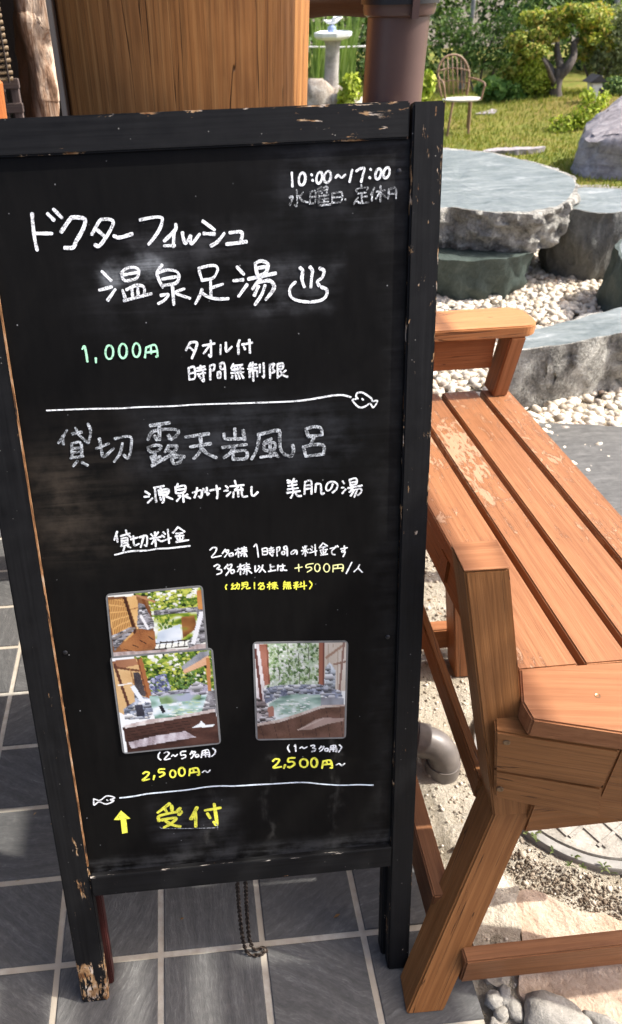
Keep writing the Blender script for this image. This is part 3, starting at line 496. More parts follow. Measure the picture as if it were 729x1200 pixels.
('reception writing','yellow',52,[[-816,4366,-1023,4205],[-911,4280,-881,4210],[-784,4318,-785,4221],[-649,4249,-706,4189],[-1021,4025,-994,4134,-654,4183,-676,4118],[-967,4041,-734,4058,-814,3955,-945,3880],[-916,4012,-782,3906,-678,3870],[-366,4237,-482,4005],[-398,4129,-412,3837],[-229,4154,21,4177],[-73,4269,-52,3839,-103,3891],[-198,4083,-161,3988]]),
('reception underline','dust',12,[[-1014,3898,-982,3862,-717,3825,-361,3786,-39,3760],[-69,3864,-39,3760]]),
]
ARROW=[(-1627, 4322), (-1488, 4136), (-1559, 4127), (-1564, 3843), (-1660, 3832), (-1655, 4125), (-1769, 4139)]
PH_a=[(-0.1439, 0.8333), (0.0006, 0.8354), (0.0016, 0.716), (-0.1466, 0.7185)]
PH_b=[(-0.1491, 0.7277), (0.0089, 0.7284), (0.0116, 0.5488), (-0.148, 0.5461)]
PH_c=[(0.0703, 0.7319), (0.2203, 0.7204), (0.2169, 0.5362), (0.0681, 0.5484)]

# ================================================================== THE BLACKBOARD SIGN
TL = R(15.5)
BM = Matrix(((1, 0, 0, 0), (0, math.sin(TL), -math.cos(TL), .605), (0, math.cos(TL), math.sin(TL), 0), (0, 0, 0, 1)))   # u, v, w -> world
def P(u, v, w): return BM @ Vector((u, v, w))
UW = tuple(BM.to_3x3() @ Vector((0, 0, 1)))
sign = thing('blackboard_sign', 'tall black framed blackboard sign leaning back with white and yellow handwriting', 'sign', (.03, .62, 0))
def upright(name, mat, u0, u1, w0, w1, v1, bev=.0022):
    lo = [P(u, -w*math.tan(TL)+.0008, w) for u, w in ((u0, w0), (u1, w0), (u1, w1), (u0, w1))]
    hi = [P(u, v1, w) for u, w in ((u0, w0), (u1, w0), (u1, w1), (u0, w1))]
    return board(name, mat, sign, lo, hi, bev, up=UW)
def crossrail(name, mat, u0, u1, v0, v1, w0, w1, bev=.002):
    A = [P(u0, v, w) for v, w in ((v0, w0), (v1, w0), (v1, w1), (v0, w1))]; B = [P(u1, v, w) for v, w in ((v0, w0), (v1, w0), (v1, w1), (v0, w1))]
    return board(name, mat, sign, A, B, bev, up=UW)
# stile frames: X runs bottom (-.73) to top (+.73); Y points to -u
M_stileL = blackpaint('black_paint_left', .024, [(-.73, -.635, -.03, .03, .27), (-.475, -.35, -.024, -.002, .20), (-.60, -.56, -.02, .02, .10), (-.20, -.12, -.01, .012, .09)], 1.0, .35)
M_stileR = blackpaint('black_paint_right', .020, [(.50, .73, -.02, .02, .10), (.10, .50, -.02, .02, .06), (-.66, -.55, -.012, .012, .08)], 1.15)
M_railT = blackpaint('black_paint_top', .020, [(.10, .27, -.012, .022, .11), (-.2, .05, .012, .022, .05)], 1.0)
M_railB = blackpaint('black_paint_bottom', .022, [], .6, .25)
upright('stile', M_stileL, -.2785, -.2295, -.022, 0, 1.462)
upright('stile', M_stileR, .297, .3365, -.022, .0005, 1.461)
crossrail('top_rail', M_railT, -.229, .2935, 1.4215, 1.4625, -.020, -.0012)
crossrail('bottom_rail', M_railB, -.2285, .2962, .2585, .3035, -.018, .003)
def bare(name, stops, cut):
    n = NT(name); c = n.coord(); f = n.noise(n.map(c, (9, 60, 60)), 1, 4, .65); g = n.noise(n.map(c, (34, 200, 200)), 1, 3, .6)
    col = n.mix(n.mask(n.math('ADD', n.math('MULTIPLY', f, .6), n.math('MULTIPLY', g, .4)), cut, cut+.05), (.012, .012, .012), n.ramp(g, stops))
    return n.fin(col, .7, None, .2)
crossline = [P(-.2311, .325, -.0020), P(-.2286, .325, -.0020), P(-.2286, .325, .0001), P(-.2311, .325, .0003)]
board('worn_edge', bare('bare_edge_wood', [(.35, (.10, .045, .018)), (.55, (.30, .15, .065)), (.7, (.42, .30, .20))], .40), sign, crossline, [q+BM.to_3x3() @ Vector((.0, .99, 0)) for q in crossline], 0, up=UW)
A_ = [P(-.228, v, w) for v, w in ((.3012, .0012), (.3039, .0008), (.3039, .0031), (.3012, .0034))]
board('worn_edge', bare('bare_edge_pale', [(.35, (.16, .11, .075)), (.5, (.46, .40, .33)), (.65, (.60, .54, .46))], .565), sign, A_, [q+Vector((.523, 0, 0)) for q in A_], 0, up=UW)
n = NT('dark_red_paint'); c = n.coord(); f = n.noise(n.map(c, (8, 90, 90)), 1, 5, .7)
M_red = n.fin(n.ramp(f, [(.35, (.022, .006, .005)), (.6, (.050, .011, .009)), (.78, (.12, .07, .05))]), .5, n.bump(f, .3, .001), .3)
upright('rear_leg', M_red, -.2485, -.2215, -.050, -.026, 1.24)
upright('rear_leg', M_stileR, .2905, .3190, -.050, -.026, 1.24)
crossrail('rear_rail', M_red, -.2215, .2905, 1.16, 1.20, -.046, -.030)

# the board itself: black, smeared with chalk dust
INKSET = INK
dust_boxes = {}
for nm, c, w, S in INK:
    xs = [v/1e4 for st in S for v in st[0::2]]; ys = [v/1e4 for st in S for v in st[1::2]]
    b = dust_boxes.get(nm, (9, 9, -9, -9)); dust_boxes[nm] = (min(b[0], min(xs)), min(b[1], min(ys)), max(b[2], max(xs)), max(b[3], max(ys)))
n = NT('blackboard_paint'); c = n.coord(); s = n.sep(c)
cl = n.noise(c, 3.2, 5, .6, .6); fine = n.noise(n.map(c, (40, 9, 1)), 2, 4, .65); sw = n.noise(n.map(c, (5, 75, 1), rot=(0, 0, .35)), 1, 5, .7, .6)
col = n.ramp(n.math('ADD', n.math('MULTIPLY', cl, .6), n.math('MULTIPLY', fine, .4)), [(.35, (.0030, .0029, .0028)), (.6, (.0062, .0058, .0054)), (.75, (.0145, .0128, .0112))])
sx = n.math('ADD', s[0], n.math('MULTIPLY', n.math('SUBTRACT', n.noise(c, 13, 4, .6), .5), .09)); sy = n.math('ADD', s[1], n.math('MULTIPLY', n.math('SUBTRACT', n.noise(n.map(c, loc=(3, 5, 1)), 16, 4, .6), .5), .06))
wipe = n.math('ADD', n.math('MULTIPLY', n.noise(c, 24, 5, .65), .55), n.math('MULTIPLY', sw, .45))
def soft(x0, y0, x1, y1, e):
    a = n.math('MULTIPLY', n.mask(sx, x0-e*1.6, x0+e*1.6), n.mask(sx, x1+e*1.6, x1-e*1.6)); b = n.math('MULTIPLY', n.mask(sy, y0-e*1.3, y0+e*1.3), n.mask(sy, y1+e*1.3, y1-e*1.3))
    return n.math('MULTIPLY', a, b)
def smear(box, e, amt, tint):
    global col
    m = n.math('MULTIPLY', n.math('MULTIPLY', soft(*box, e), n.mask(wipe, .36, .70)), amt); col = n.mix(m, col, tint)
b = dust_boxes['open air bath heading']; smear((b[0]-.01, b[1]-.012, b[2]+.035, b[3]+.012), .03, .20, (.16, .17, .19))
b = dust_boxes['private bath heading']; smear((b[0]-.03, b[1]-.14, b[2], b[3]-.01), .05, .14, (.15, .125, .10))
b = dust_boxes['hot spring heading']; smear((b[0]-.02, b[1]-.012, b[2]-.05, b[3]+.008), .03, .14, (.15, .15, .16))
b = dust_boxes['closing day']; smear((b[0]-.02, b[1]-.02, b[2]+.03, b[3]+.06), .03, .16, (.16, .165, .18))
b = dust_boxes['doctor fish heading']; smear((b[0]+.1, b[1]-.012, b[2], b[3]-.03), .015, .22, (.18, .18, .19))
b = dust_boxes['reception writing']; smear((b[0]-.01, b[1]-.05, b[2]+.02, b[3]), .02, .22, (.16, .16, .17))
smear((-.23, .90, -.16, 1.04), .03, .35, (.11, .085, .06))
smear((.262, .33, .30, 1.40), .012, .10, (.12, .12, .12))
smear((-.095, 1.272, -.02, 1.297), .009, .70, (.42, .44, .46))
smear((.10, 1.225, .20, 1.29), .010, .16, (.3, .31, .33))
for (u, wd, v0, v1) in ((.085, .003, .34, .52), (.200, .004, .33, .58), (-.02, .003, .34, .46)):
    m = n.math('MULTIPLY', soft(u-wd, v0, u+wd, v1, .004), .16); col = n.mix(n.math('MULTIPLY', m, n.mask(fine, .3, .7)), col, (.20, .19, .17))
sp = n.vor(c, 70); spm = n.math('MULTIPLY', n.mask(sp, .09, .04), n.mask(n.noise(c, 47, 1), .60, .64)); col = n.mix(n.math('MULTIPLY', spm, .5), col, (.42, .42, .42))
low = n.math('MULTIPLY', n.mask(s[1], .345, .312), n.mask(wipe, .4, .62)); col = n.mix(n.math('MULTIPLY', low, .16), col, (.24, .24, .24))
M_panel = n.fin(col, n.math('ADD', .42, n.math('MULTIPLY', cl, .25)), n.bump(fine, .12, .0006), .08)
bm = bmesh.new(); bmesh.ops.create_cube(bm, size=1)
for v in bm.verts: v.co = (-.2290 if v.co.x < 0 else .2965, .3036 if v.co.y < 0 else 1.4214, -.016 if v.co.z < 0 else -.0062)
link('board_panel', bm_mesh(bm, 'board_panel'), M_panel, sign, BM)

# handwriting: one ribbon per stroke
def inkmat(name, colr, lo, cut, gap=(.02, .02, .022)):
    n = NT(name); c = n.coord(); f = n.noise(n.map(c, (1, 1, 1)), 520, 4, .7); g = n.noise(c, 130, 3, .6)
    f = n.math('ADD', n.math('MULTIPLY', f, .55), n.math('MULTIPLY', g, .45))
    col = n.mix(n.mask(f, cut, cut+.14), tuple(x*lo*.45 for x in colr), colr); col = n.mix(n.mask(f, cut-.08, cut), gap, col)
    return n.fin(col, .75, None, .15)
INKM = {'white': inkmat('white_marker', (.97, .98, .98), .80, .395), 'grey': inkmat('dusty_white_marker', (.80, .82, .83), .45, .49),
        'dust': inkmat('smudged_grey_marker', (.60, .63, .65), .55, .46), 'green': inkmat('green_marker', (.50, .95, .62), .85, .36),
        'yellow': inkmat('yellow_marker', (.95, .92, .10), .85, .36), 'paleyellow': inkmat('pale_yellow_marker', (.90, .89, .40), .85, .36), 'bluewhite': inkmat('pale_blue_marker', (.80, .87, .94), .85, .36)}
def ribbon(V, Fc, pts, w, z):
    p = np.array(spline(pts, 6)); keep = [0] + [i for i in range(1, len(p)) if np.hypot(*(p[i]-p[i-1])) > 1e-5]; p = p[keep]
    d = np.gradient(p, axis=0); d /= np.maximum(np.hypot(d[:, 0], d[:, 1])[:, None], 1e-9)
    q = np.c_[-d[:, 1], d[:, 0]]; N = len(p); rs = np.random.RandomState(int(abs(p[0, 0]*1e5+p[0, 1]*3e5)) % 99991); hw = w/2*np.interp(np.arange(N), np.linspace(0, N-1, 5), rs.uniform(.80, 1.17, 5))*rs.uniform(.93, 1.07, N)
    cap = .42*w
    p2 = np.vstack([p[0]-d[0]*cap, p[0]-d[0]*cap*.6, p, p[-1]+d[-1]*cap*.6, p[-1]+d[-1]*cap]); q2 = np.vstack([q[0], q[0], q, q[-1], q[-1]])
    h2 = np.r_[hw[0]*.45, hw[0]*.86, hw, hw[-1]*.86, hw[-1]*.45]
    b = len(V)
    for i in range(len(p2)):
        V.append((*(p2[i]-q2[i]*h2[i]), z)); V.append((*(p2[i]+q2[i]*h2[i]), z))
    for i in range(len(p2)-1): Fc.append((b+2*i, b+2*i+2, b+2*i+3, b+2*i+1))
seen = {}
for nm, c, w, S in INK:
    V, Fc = seen.setdefault((nm, c), ([], []))
    for st in S:
        pts = list(zip([v/1e4 for v in st[0::2]], [v/1e4 for v in st[1::2]]))
        ribbon(V, Fc, pts, w*1.12/1e4, -.0058+(len(Fc) % 97)*6e-6)
for (nm, c), (V, Fc) in seen.items():
    kind = 'fish_drawing' if 'fish drawing' in nm else 'wavy_line' if 'wavy' in nm else 'underline' if 'underline' in nm else 'handwriting'
    o = link(kind, np_mesh(kind, V, Fc), INKM[c], sign, BM)
    lab = {'green price': 'green handwritten price of one thousand yen', 'infant note': 'small yellow note in brackets', 'reception writing': 'large yellow handwritten characters beside the arrow',
           'private bath heading': 'smudged grey handwriting', 'open air bath heading': 'smudged grey thick handwriting', 'left yellow price': 'yellow price below the overlapping photographs', 'right yellow price': 'yellow price below the single photograph'}.get(nm)
    if lab: o['label'] = lab
V = [(x/1e4, y/1e4, -.0055) for x, y in ARROW]
bm = bmesh.new(); bm.faces.new([bm.verts.new(v) for v in V]); bmesh.ops.triangulate(bm, faces=bm.faces)
for f_ in bm.faces:
    if f_.normal.z < 0: f_.normal_flip()
link('arrow', bm_mesh(bm, 'arrow'), INKM['yellow'], sign, BM)['label'] = 'yellow arrow pointing up'

# little screws in the corners of the panel
M_screw = plain('screw_steel', (.03, .03, .032), .4, .3, 100, 0, .5, .6)
for u, v in ((.283, 1.385), (.283, .72), (-.215, .74)):
    lathe('screw', M_screw, sign, [(.0001, .0013), (.0024, .0011), (.0036, .0002), (.0036, -.001)][::-1], 14, (u, v, -.006), True, BM)

# chain from the bottom rail to the floor
n = NT('rusty_steel'); f = n.noise(n.coord(), 160, 4, .7)
M_chain = n.fin(n.ramp(f, [(.35, (.020, .014, .010)), (.6, (.06, .042, .030)), (.75, (.16, .13, .10))]), .55, None, .5, Metallic=.5)
bm = bmesh.new()
def add_links(path, step=.0066):
    pts = np.array(spline(path, 10)); L = np.r_[0, np.cumsum(np.linalg.norm(np.diff(pts, axis=0), axis=1))]
    for i, s_ in enumerate(np.arange(0, L[-1], step)):
        c = Vector([np.interp(s_, L, pts[:, k]) for k in range(3)]); e = Vector([np.interp(min(s_+.003, L[-1]), L, pts[:, k])-np.interp(max(s_-.003, 0), L, pts[:, k]) for k in range(3)]).normalized()
        side = e.cross(Vector((.3, -1, .2))).normalized(); side2 = e.cross(side)
        a = side if i % 2 else side2
        if random.random() < .4: a = (a+.5*(side2 if i % 2 else side)).normalized()
        add_tube(bm, [c+e*(.0052*math.cos(t))+a*(.0032*math.sin(t)) for t in np.linspace(0, 2*math.pi, 10)[:-1]], .00135, 5, closed=True)
h = P(.029, .262, -.012)
zc = .004
add_links([(h.x-.006, h.y, h.z), (h.x-.005, h.y-.004, h.z-.12), (h.x-.001, h.y-.018, .035), (h.x+.008, h.y-.028, zc), (h.x+.028, h.y-.032, zc), (h.x+.042, h.y-.026, zc)])
add_links([(h.x+.009, h.y, h.z), (h.x+.009, h.y-.004, h.z-.13), (h.x+.011, h.y-.016, .04), (h.x+.02, h.y-.022, zc+.002), (h.x+.036, h.y-.02, zc+.002), (h.x+.041, h.y-.024, zc)])
add_tube(bm, [(h.x+.002+.016*math.cos(t), h.y-.006, h.z+.004+.012*math.sin(t)) for t in np.linspace(0, 2*math.pi, 18)[:-1]], .0012, 6, closed=True)
bmesh.ops.recalc_face_normals(bm, faces=bm.faces)
link('chain', bm_mesh(bm, 'chain', True), M_chain, sign)

# three laminated photographs of the baths
rng = np.random.RandomState(3)
def canvas(w, h, c): return np.ones((h, w, 3))*np.array(c)
def grid(img):
    h, w = img.shape[:2]; return np.meshgrid((np.arange(w)+.5)/w, (np.arange(h)+.5)/h)
def inpoly(img, pts):
    X, Y = grid(img); m = np.zeros(X.shape, bool); n_ = len(pts)
    for i in range(n_):
        (x0, y0), (x1, y1) = pts[i], pts[(i+1) % n_]
        if y0 == y1: continue
        m ^= ((Y >= min(y0, y1)) & (Y < max(y0, y1)) & (X < x0+(Y-y0)*(x1-x0)/(y1-y0)))
    return m
def vnoise(shape, cx, cy):
    g = rng.rand(cy+2, cx+2); h, w = shape; yy = np.linspace(0, cy, h); xx = np.linspace(0, cx, w)
    y0 = yy.astype(int); x0 = xx.astype(int); fy = (yy-y0)[:, None]; fx = (xx-x0)[None]
    return (g[y0][:, x0]*(1-fy)+g[y0+1][:, x0]*fy)*(1-fx)+(g[y0][:, x0+1]*(1-fy)+g[y0+1][:, x0+1]*fy)*fx
def paint(img, pts, cols, cx=20, cy=20, sharp=1.6):
    m = inpoly(img, pts); f = np.clip((.45*vnoise(m.shape, cx, cy)+.38*vnoise(m.shape, cx*2, cy*2)+.17*rng.rand(*m.shape)-.5)*(sharp+.6)+.5, 0, .999)
    C = np.array(cols, float); k = f*(len(C)-1); i = k.astype(int); t = (k-i)[..., None]; i2 = np.minimum(i+1, len(C)-1)
    img[m] = (C[i]*(1-t)+C[i2]*t)[m]
def rect(x0, y0, x1, y1): return [(x0, y0), (x1, y0), (x1, y1), (x0, y1)]
def line(img, p, q, w, c): 
    d = np.array(q)-np.array(p); d = d/np.hypot(*d); e = np.array((-d[1], d[0]))*w/2; p, q = np.array(p), np.array(q)
    paint(img, [tuple(p+e), tuple(q+e), tuple(q-e), tuple(p-e)], [c, c])
def dabs(img, pts, n_, r0, r1, cols, asp=1.0, shade=.5, jit=.12):
    """small shaded ellipses inside a polygon: leaves, pebbles, rocks, glints on water"""
    m = inpoly(img, pts); h, w = m.shape; ys, xs = np.nonzero(m); C = np.array(cols, float)
    if not len(ys): return
    for _ in range(n_):
        k = rng.randint(len(ys)); cy, cx = ys[k], xs[k]; r = rng.uniform(r0, r1)*w; rx, ry = r*asp, r/max(asp, .6)
        x0, x1, y0, y1 = int(max(0, cx-rx-1)), int(min(w, cx+rx+2)), int(max(0, cy-ry-1)), int(min(h, cy+ry+2))
        Y, X = np.mgrid[y0:y1, x0:x1]; d = ((X-cx)/rx)**2+((Y-cy)/ry)**2; q = (d < 1) & m[y0:y1, x0:x1]
        c = C[rng.randint(len(C))]*(1+rng.uniform(-jit, jit)); lit = (1-shade*.5+shade*(-(Y-cy)/max(ry, 1)*.5+rng.rand()*.2))
        img[y0:y1, x0:x1][q] = (c[None, None]*lit[..., None])[q]
def water(img, pts, cols, cx=7, cy=26):
    m = inpoly(img, pts); f = np.clip((.5*vnoise(m.shape, cx, cy)+.35*vnoise(m.shape, cx*2, cy*2)+.15*vnoise(m.shape, cx*4, cy)-.5)*2.1+.5, 0, .999)
    C = np.array(cols, float); k = f*(len(C)-1); i = k.astype(int); t = (k-i)[..., None]; img[m] = (C[i]*(1-t)+C[np.minimum(i+1, len(C)-1)]*t)[m]
DKG, MDG, LTG, YLG, WHT = (.02, .05, .012), (.10, .20, .03), (.30, .42, .07), (.66, .70, .16), (.97, .97, .90)
def foliage(img, pts, n_, bright):
    paint(img, pts, [DKG, MDG, LTG], 9, 7, 1.2); dabs(img, pts, n_, .010, .024, [DKG, MDG, MDG, LTG, LTG], 1.0, .4); dabs(img, pts, int(n_*bright), .007, .018, [LTG, YLG, YLG, WHT], 1.1, .3)
def rocks(img, pts, n_, cols=((.10, .09, .10), (.30, .29, .31), (.55, .54, .57), (.85, .85, .88)), r=(.02, .05)):
    paint(img, pts, cols[:3], 8, 8, 1.5); dabs(img, pts, n_, *r, cols[1:], 1.35, 1.1)
def pic_a():
    g = canvas(112, 92, WHT); foliage(g, rect(.28, 0, 1, .38), 330, .9); dabs(g, rect(.5, 0, 1, .14), 40, .01, .03, [WHT, YLG], 1.3, .1)
    paint(g, [(0, .02), (.42, .06), (.46, .5), (.45, .95), (0, .95)], [(.20, .09, .04), (.34, .17, .08)], 5, 8)
    paint(g, [(0, .06), (.17, .06), (.25, .72), (.02, .72)], [(.70, .40, .15), (.80, .50, .21)], 3, 6)
    for k in range(10): line(g, (.004+.017*k, .07), (.042+.0195*k, .60), .007, (.36, .17, .05))
    paint(g, [(.20, .05), (.30, .03), (.35, .48), (.28, .55)], [(.78, .50, .22), (.88, .62, .32)], 3, 4); line(g, (.21, .24), (.32, .22), .014, (.35, .16, .07))
    line(g, (.175, .04), (.285, .78), .030, (.09, .035, .02)); line(g, (.30, .03), (.50, .16), .030, (.55, .30, .16)); line(g, (.37, .10), (.44, .42), .030, (.24, .09, .03))
    rocks(g, [(.32, .15), (.38, .18), (.45, .42), (.50, .50), (.36, .62), (.28, .50)], 40, r=(.012, .03)); line(g, (.33, .34), (.40, .56), .03, (.93, .92, .92))
    water(g, [(.47, .34), (.72, .30), (.97, .34), (.9, .76), (.46, .80)], [(.05, .10, .02), (.22, .33, .04), (.50, .56, .10), (.80, .84, .70), (.97, .98, .96)], 6, 12)
    water(g, [(.50, .62), (.74, .52), (.74, .80), (.46, .80)], [(.60, .68, .78), (.85, .90, .95), (1, 1, 1)], 5, 10); dabs(g, [(.5, .36), (.7, .36), (.66, .56), (.5, .6)], 50, .008, .018, [MDG, LTG, YLG], .8, .2)
    water(g, [(.76, .42), (.90, .40), (.92, .60), (.76, .74)], [(.16, .06, .02), (.42, .20, .07), (.30, .30, .05)], 5, 10)
    rocks(g, rect(.47, .28, .97, .355), 34, r=(.018, .035)); rocks(g, [(.92, .30), (1, .28), (1, .82), (.82, .90), (.80, .82), (.94, .60)], 36, r=(.02, .045)); line(g, (.985, .36), (.86, .84), .05, (.90, .90, .92))
    paint(g, [(.95, .05), (1, .04), (1, .33), (.95, .32)], [(.58, .25, .08), (.72, .36, .13)], 3, 4)
    paint(g, [(.08, .78), (.32, .54), (.46, .60), (.46, .84), (.1, .92)], [(.16, .06, .03), (.40, .17, .07), (.50, .24, .10)], 5, 4)
    for k in range(4): line(g, (.12+.09*k, .84-.06*k), (.2+.08*k, .88-.05*k), .012, (.07, .03, .02))
    rocks(g, [(.0, .62), (.22, .5), (.24, .57), (.12, .72), (.02, .86)], 22, r=(.015, .035)); line(g, (.02, .66), (.26, .52), .03, (.32, .28, .26))
    for k in range(5): line(g, (.52+.065*k, .76), (.49+.068*k, .88), .011, (.03, .02, .02))
    line(g, (.46, .79), (.80, .77), .020, (.05, .03, .02)); line(g, (.42, .885), (.82, .865), .018, (.06, .04, .03))
    paint(g, [(.0, .88), (.8, .90), (.9, .85), (1, .85), (1, 1), (0, 1)], [(.42, .33, .31), (.56, .46, .44), (.70, .62, .60)], 26, 6)
    return g
def pic_b():
    g = canvas(112, 122, (.95, .97, .98)); foliage(g, rect(.22, .0, 1, .42), 520, .6); dabs(g, rect(.34, 0, .66, .13), 60, .012, .03, [WHT, WHT, YLG, LTG], 1.2, .1)
    dabs(g, [(.32, .24), (.52, .2), (.56, .38), (.30, .42)], 130, .008, .02, [(.12, .14, .26), (.32, .34, .55), (.60, .62, .80)], 1.0, .4); dabs(g, [(.62, .22), (.9, .2), (.92, .40), (.58, .40)], 140, .008, .018, [DKG, MDG, (.2, .36, .12), (.36, .5, .2)], 1, .5)
    paint(g, [(0, .03), (.26, .03), (.32, .5), (.08, .62), (0, .55)], [(.66, .42, .20), (.80, .56, .30)], 4, 5); paint(g, [(.0, .03), (.24, .02), (.25, .09), (.02, .12)], [(.35, .17, .10), (.5, .26, .15)], 4, 2)
    line(g, (.02, .06), (.12, .56), .030, (.15, .06, .04)); line(g, (.04, .10), (.26, .15), .022, (.20, .09, .05)); line(g, (.03, .28), (.17, .27), .014, (.94, .90, .85)); line(g, (.17, .12), (.20, .34), .015, (.4, .22, .1))
    line(g, (.275, .03), (.335, .50), .055, (.45, .19, .08)); line(g, (.258, .03), (.318, .50), .012, (.22, .08, .04))
    paint(g, [(.20, .16), (.26, .17), (.30, .42), (.20, .40)], [(.05, .04, .05), (.22, .19, .19)], 7, 8)
    rocks(g, [(.17, .27), (.23, .40), (.42, .49), (.30, .66), (.05, .64), (.05, .53), (.18, .46)], 46, ((.12, .14, .22), (.36, .40, .50), (.75, .80, .90), (1, 1, 1)), (.016, .04)); line(g, (.17, .30), (.25, .46), .045, (.90, .93, .98)); line(g, (.24, .46), (.44, .48), .03, (.93, .95, 1))
    paint(g, [(.17, .50), (.25, .5), (.26, .62), (.18, .62)], [(.02, .02, .03), (.10, .10, .14)], 4, 4)
    water(g, [(.33, .42), (.98, .40), (.96, .66), (.36, .70)], [(.05, .10, .07), (.20, .34, .27), (.42, .60, .54), (.66, .78, .82), (.93, .97, .99)], 6, 18)
    water(g, [(.42, .43), (.88, .42), (.84, .50), (.44, .52)], [(.10, .18, .08), (.32, .46, .24), (.46, .50, .62)], 7, 14); dabs(g, [(.5, .52), (.85, .5), (.8, .64), (.5, .66)], 40, .006, .016, [(.95, .98, 1), (.55, .66, .35), (.7, .8, .6)], 1.8, .1)
    rocks(g, rect(.36, .385, .92, .425), 30, ((.2, .2, .26), (.42, .42, .52), (.66, .66, .76), (.85, .86, .93)), (.014, .028)); line(g, (.43, .53), (.46, .61), .035, (.02, .02, .03))
    rocks(g, [(.73, .37), (.82, .31), (.95, .37), (.92, .46), (.75, .45)], 10, ((.22, .20, .28), (.42, .40, .50), (.68, .66, .76), (.9, .89, .95)), (.03, .055))
    paint(g, [(.69, .18), (.96, .05), (.98, .14), (.71, .22)], [(.70, .40, .24), (.86, .58, .40)], 4, 3); paint(g, [(.68, .15), (.88, .02), (.98, .01), (.97, .055), (.70, .185)], [(.26, .27, .30), (.52, .54, .58)], 12, 4)
    line(g, (.955, .08), (.945, .44), .038, (.58, .28, .12)); rocks(g, [(.85, .62), (.93, .43), (1, .42), (1, .67), (.85, .68)], 16, r=(.018, .04))
    paint(g, [(.02, .72), (.98, .64), (1, .72), (1, 1), (.04, 1)], [(.05, .022, .018), (.095, .045, .036), (.14, .07, .055)], 4, 14)
    for k in range(4): line(g, (.05, .78+.035*k), (.72, .72+.035*k), .006, (.03, .014, .012))
    paint(g, [(.02, .705), (.30, .665), (.5, .668), (.98, .62), (.98, .655), (.05, .735)], [(.55, .46, .44), (.86, .80, .78)], 22, 3)
    paint(g, [(.06, .89), (.32, .85), (.66, .83), (.76, .91), (.5, .925), (.08, .96)], [(.34, .28, .30), (.56, .50, .54), (.74, .70, .74)], 24, 8)
    paint(g, [(.73, .80), (.80, .77), (.83, .735), (.87, .785), (.97, .79), (.93, .815)], [(.9, .94, .98), (1, 1, 1)], 5, 3)
    return g
def pic_c():
    g = canvas(112, 118, (.93, .95, .93)); paint(g, rect(.1, 0, .75, .46), [(.35, .5, .3), (.7, .78, .64), (.95, .97, .94)], 8, 8, 1.2)
    dabs(g, rect(.1, 0, .75, .46), 520, .008, .020, [(.12, .22, .08), (.26, .40, .18), (.40, .55, .28), (.62, .74, .5), (.93, .96, .9)], 1.0, .35)
    for x in (.25, .36, .47, .58): line(g, (x, .0), (x+.02, .45), .006, (.16, .18, .12))
    paint(g, [(.02, 0), (.06, 0), (.12, .7), (.0, .7)], [(.70, .62, .62), (.92, .88, .88)], 3, 12); line(g, (.01, .05), (.06, .6), .030, (.18, .07, .06))
    paint(g, [(.05, .01), (.145, .01), (.160, .41), (.10, .43)], [(.38, .16, .11), (.56, .27, .20)], 3, 6); line(g, (.135, .02), (.152, .41), .012, (.24, .09, .06))
    paint(g, [(.75, 0), (1, 0), (1, .5), (.75, .5)], [(.66, .58, .48), (.80, .74, .66)], 5, 4)
    for x in (.80, .85, .91): line(g, (x, .02), (x-.005, .48), .006, (.50, .40, .32))
    line(g, (.725, .0), (.725, .45), .058, (.42, .18, .12)); line(g, (.75, .0), (.75, .45), .012, (.22, .08, .06)); line(g, (.77, .16), (.98, .02), .026, (.45, .30, .22)); line(g, (.86, .225), (1, .195), .020, (.38, .24, .18)); line(g, (.97, 0), (.93, .5), .024, (.36, .22, .18))
    rocks(g, [(.77, .25), (.82, .2), (.88, .28), (.88, .56), (.75, .56)], 22, ((.42, .46, .52), (.6, .66, .72), (.82, .88, .92), (.95, .97, 1)), (.02, .05))
    water(g, [(.14, .62), (.32, .52), (.72, .50), (.73, .68), (.3, .82), (.18, .82)], [(.20, .32, .28), (.42, .58, .50), (.66, .78, .72), (.90, .95, .94)], 6, 20); dabs(g, [(.2, .6), (.6, .55), (.6, .68), (.25, .76)], 46, .006, .014, [(.95, .98, .97), (.36, .5, .36)], 1.7, .1)
    rocks(g, [(.08, .46), (.3, .42), (.7, .42), (.95, .50), (.98, .64), (.74, .54), (.45, .52), (.28, .545), (.1, .62)], 80, ((.13, .15, .22), (.36, .40, .50), (.60, .64, .74), (.88, .91, .96)), (.016, .036))
    water(g, [(.72, .56), (.98, .58), (.98, .66), (.72, .66)], [(.07, .07, .08), (.42, .44, .48), (.86, .88, .92)], 6, 8)
    rocks(g, [(0, .55), (.1, .6), (.22, .78), (.0, .86)], 34, ((.12, .08, .08), (.34, .29, .29), (.62, .57, .57), (.92, .90, .90)), (.014, .032)); paint(g, [(.12, .66), (.19, .64), (.2, .75), (.14, .76)], [(.38, .17, .12), (.5, .26, .2)], 3, 3)
    paint(g, [(0, .84), (.25, .80), (.50, .73), (.74, .655), (1, .65), (1, 1), (0, 1)], [(.11, .055, .04), (.165, .09, .065), (.23, .13, .10)], 6, 9)
    for k in range(7): line(g, (.04+.15*k, .86-.03*k), (.08+.15*k, 1), .006, (.08, .04, .03))
    paint(g, [(0, .83), (.25, .79), (.50, .72), (.74, .645), (1, .64), (1, .662), (.74, .675), (.5, .75), (.25, .82), (0, .855)], [(.56, .44, .37), (.80, .71, .65)], 16, 3)
    paint(g, [(.46, .91), (.66, .80), (.76, .78), (.99, .79), (.98, .82), (.8, .85), (.6, .91)], [(.40, .29, .25), (.52, .40, .35)], 9, 4); line(g, (.46, .91), (.76, .785), .014, (.62, .5, .44))
    return g
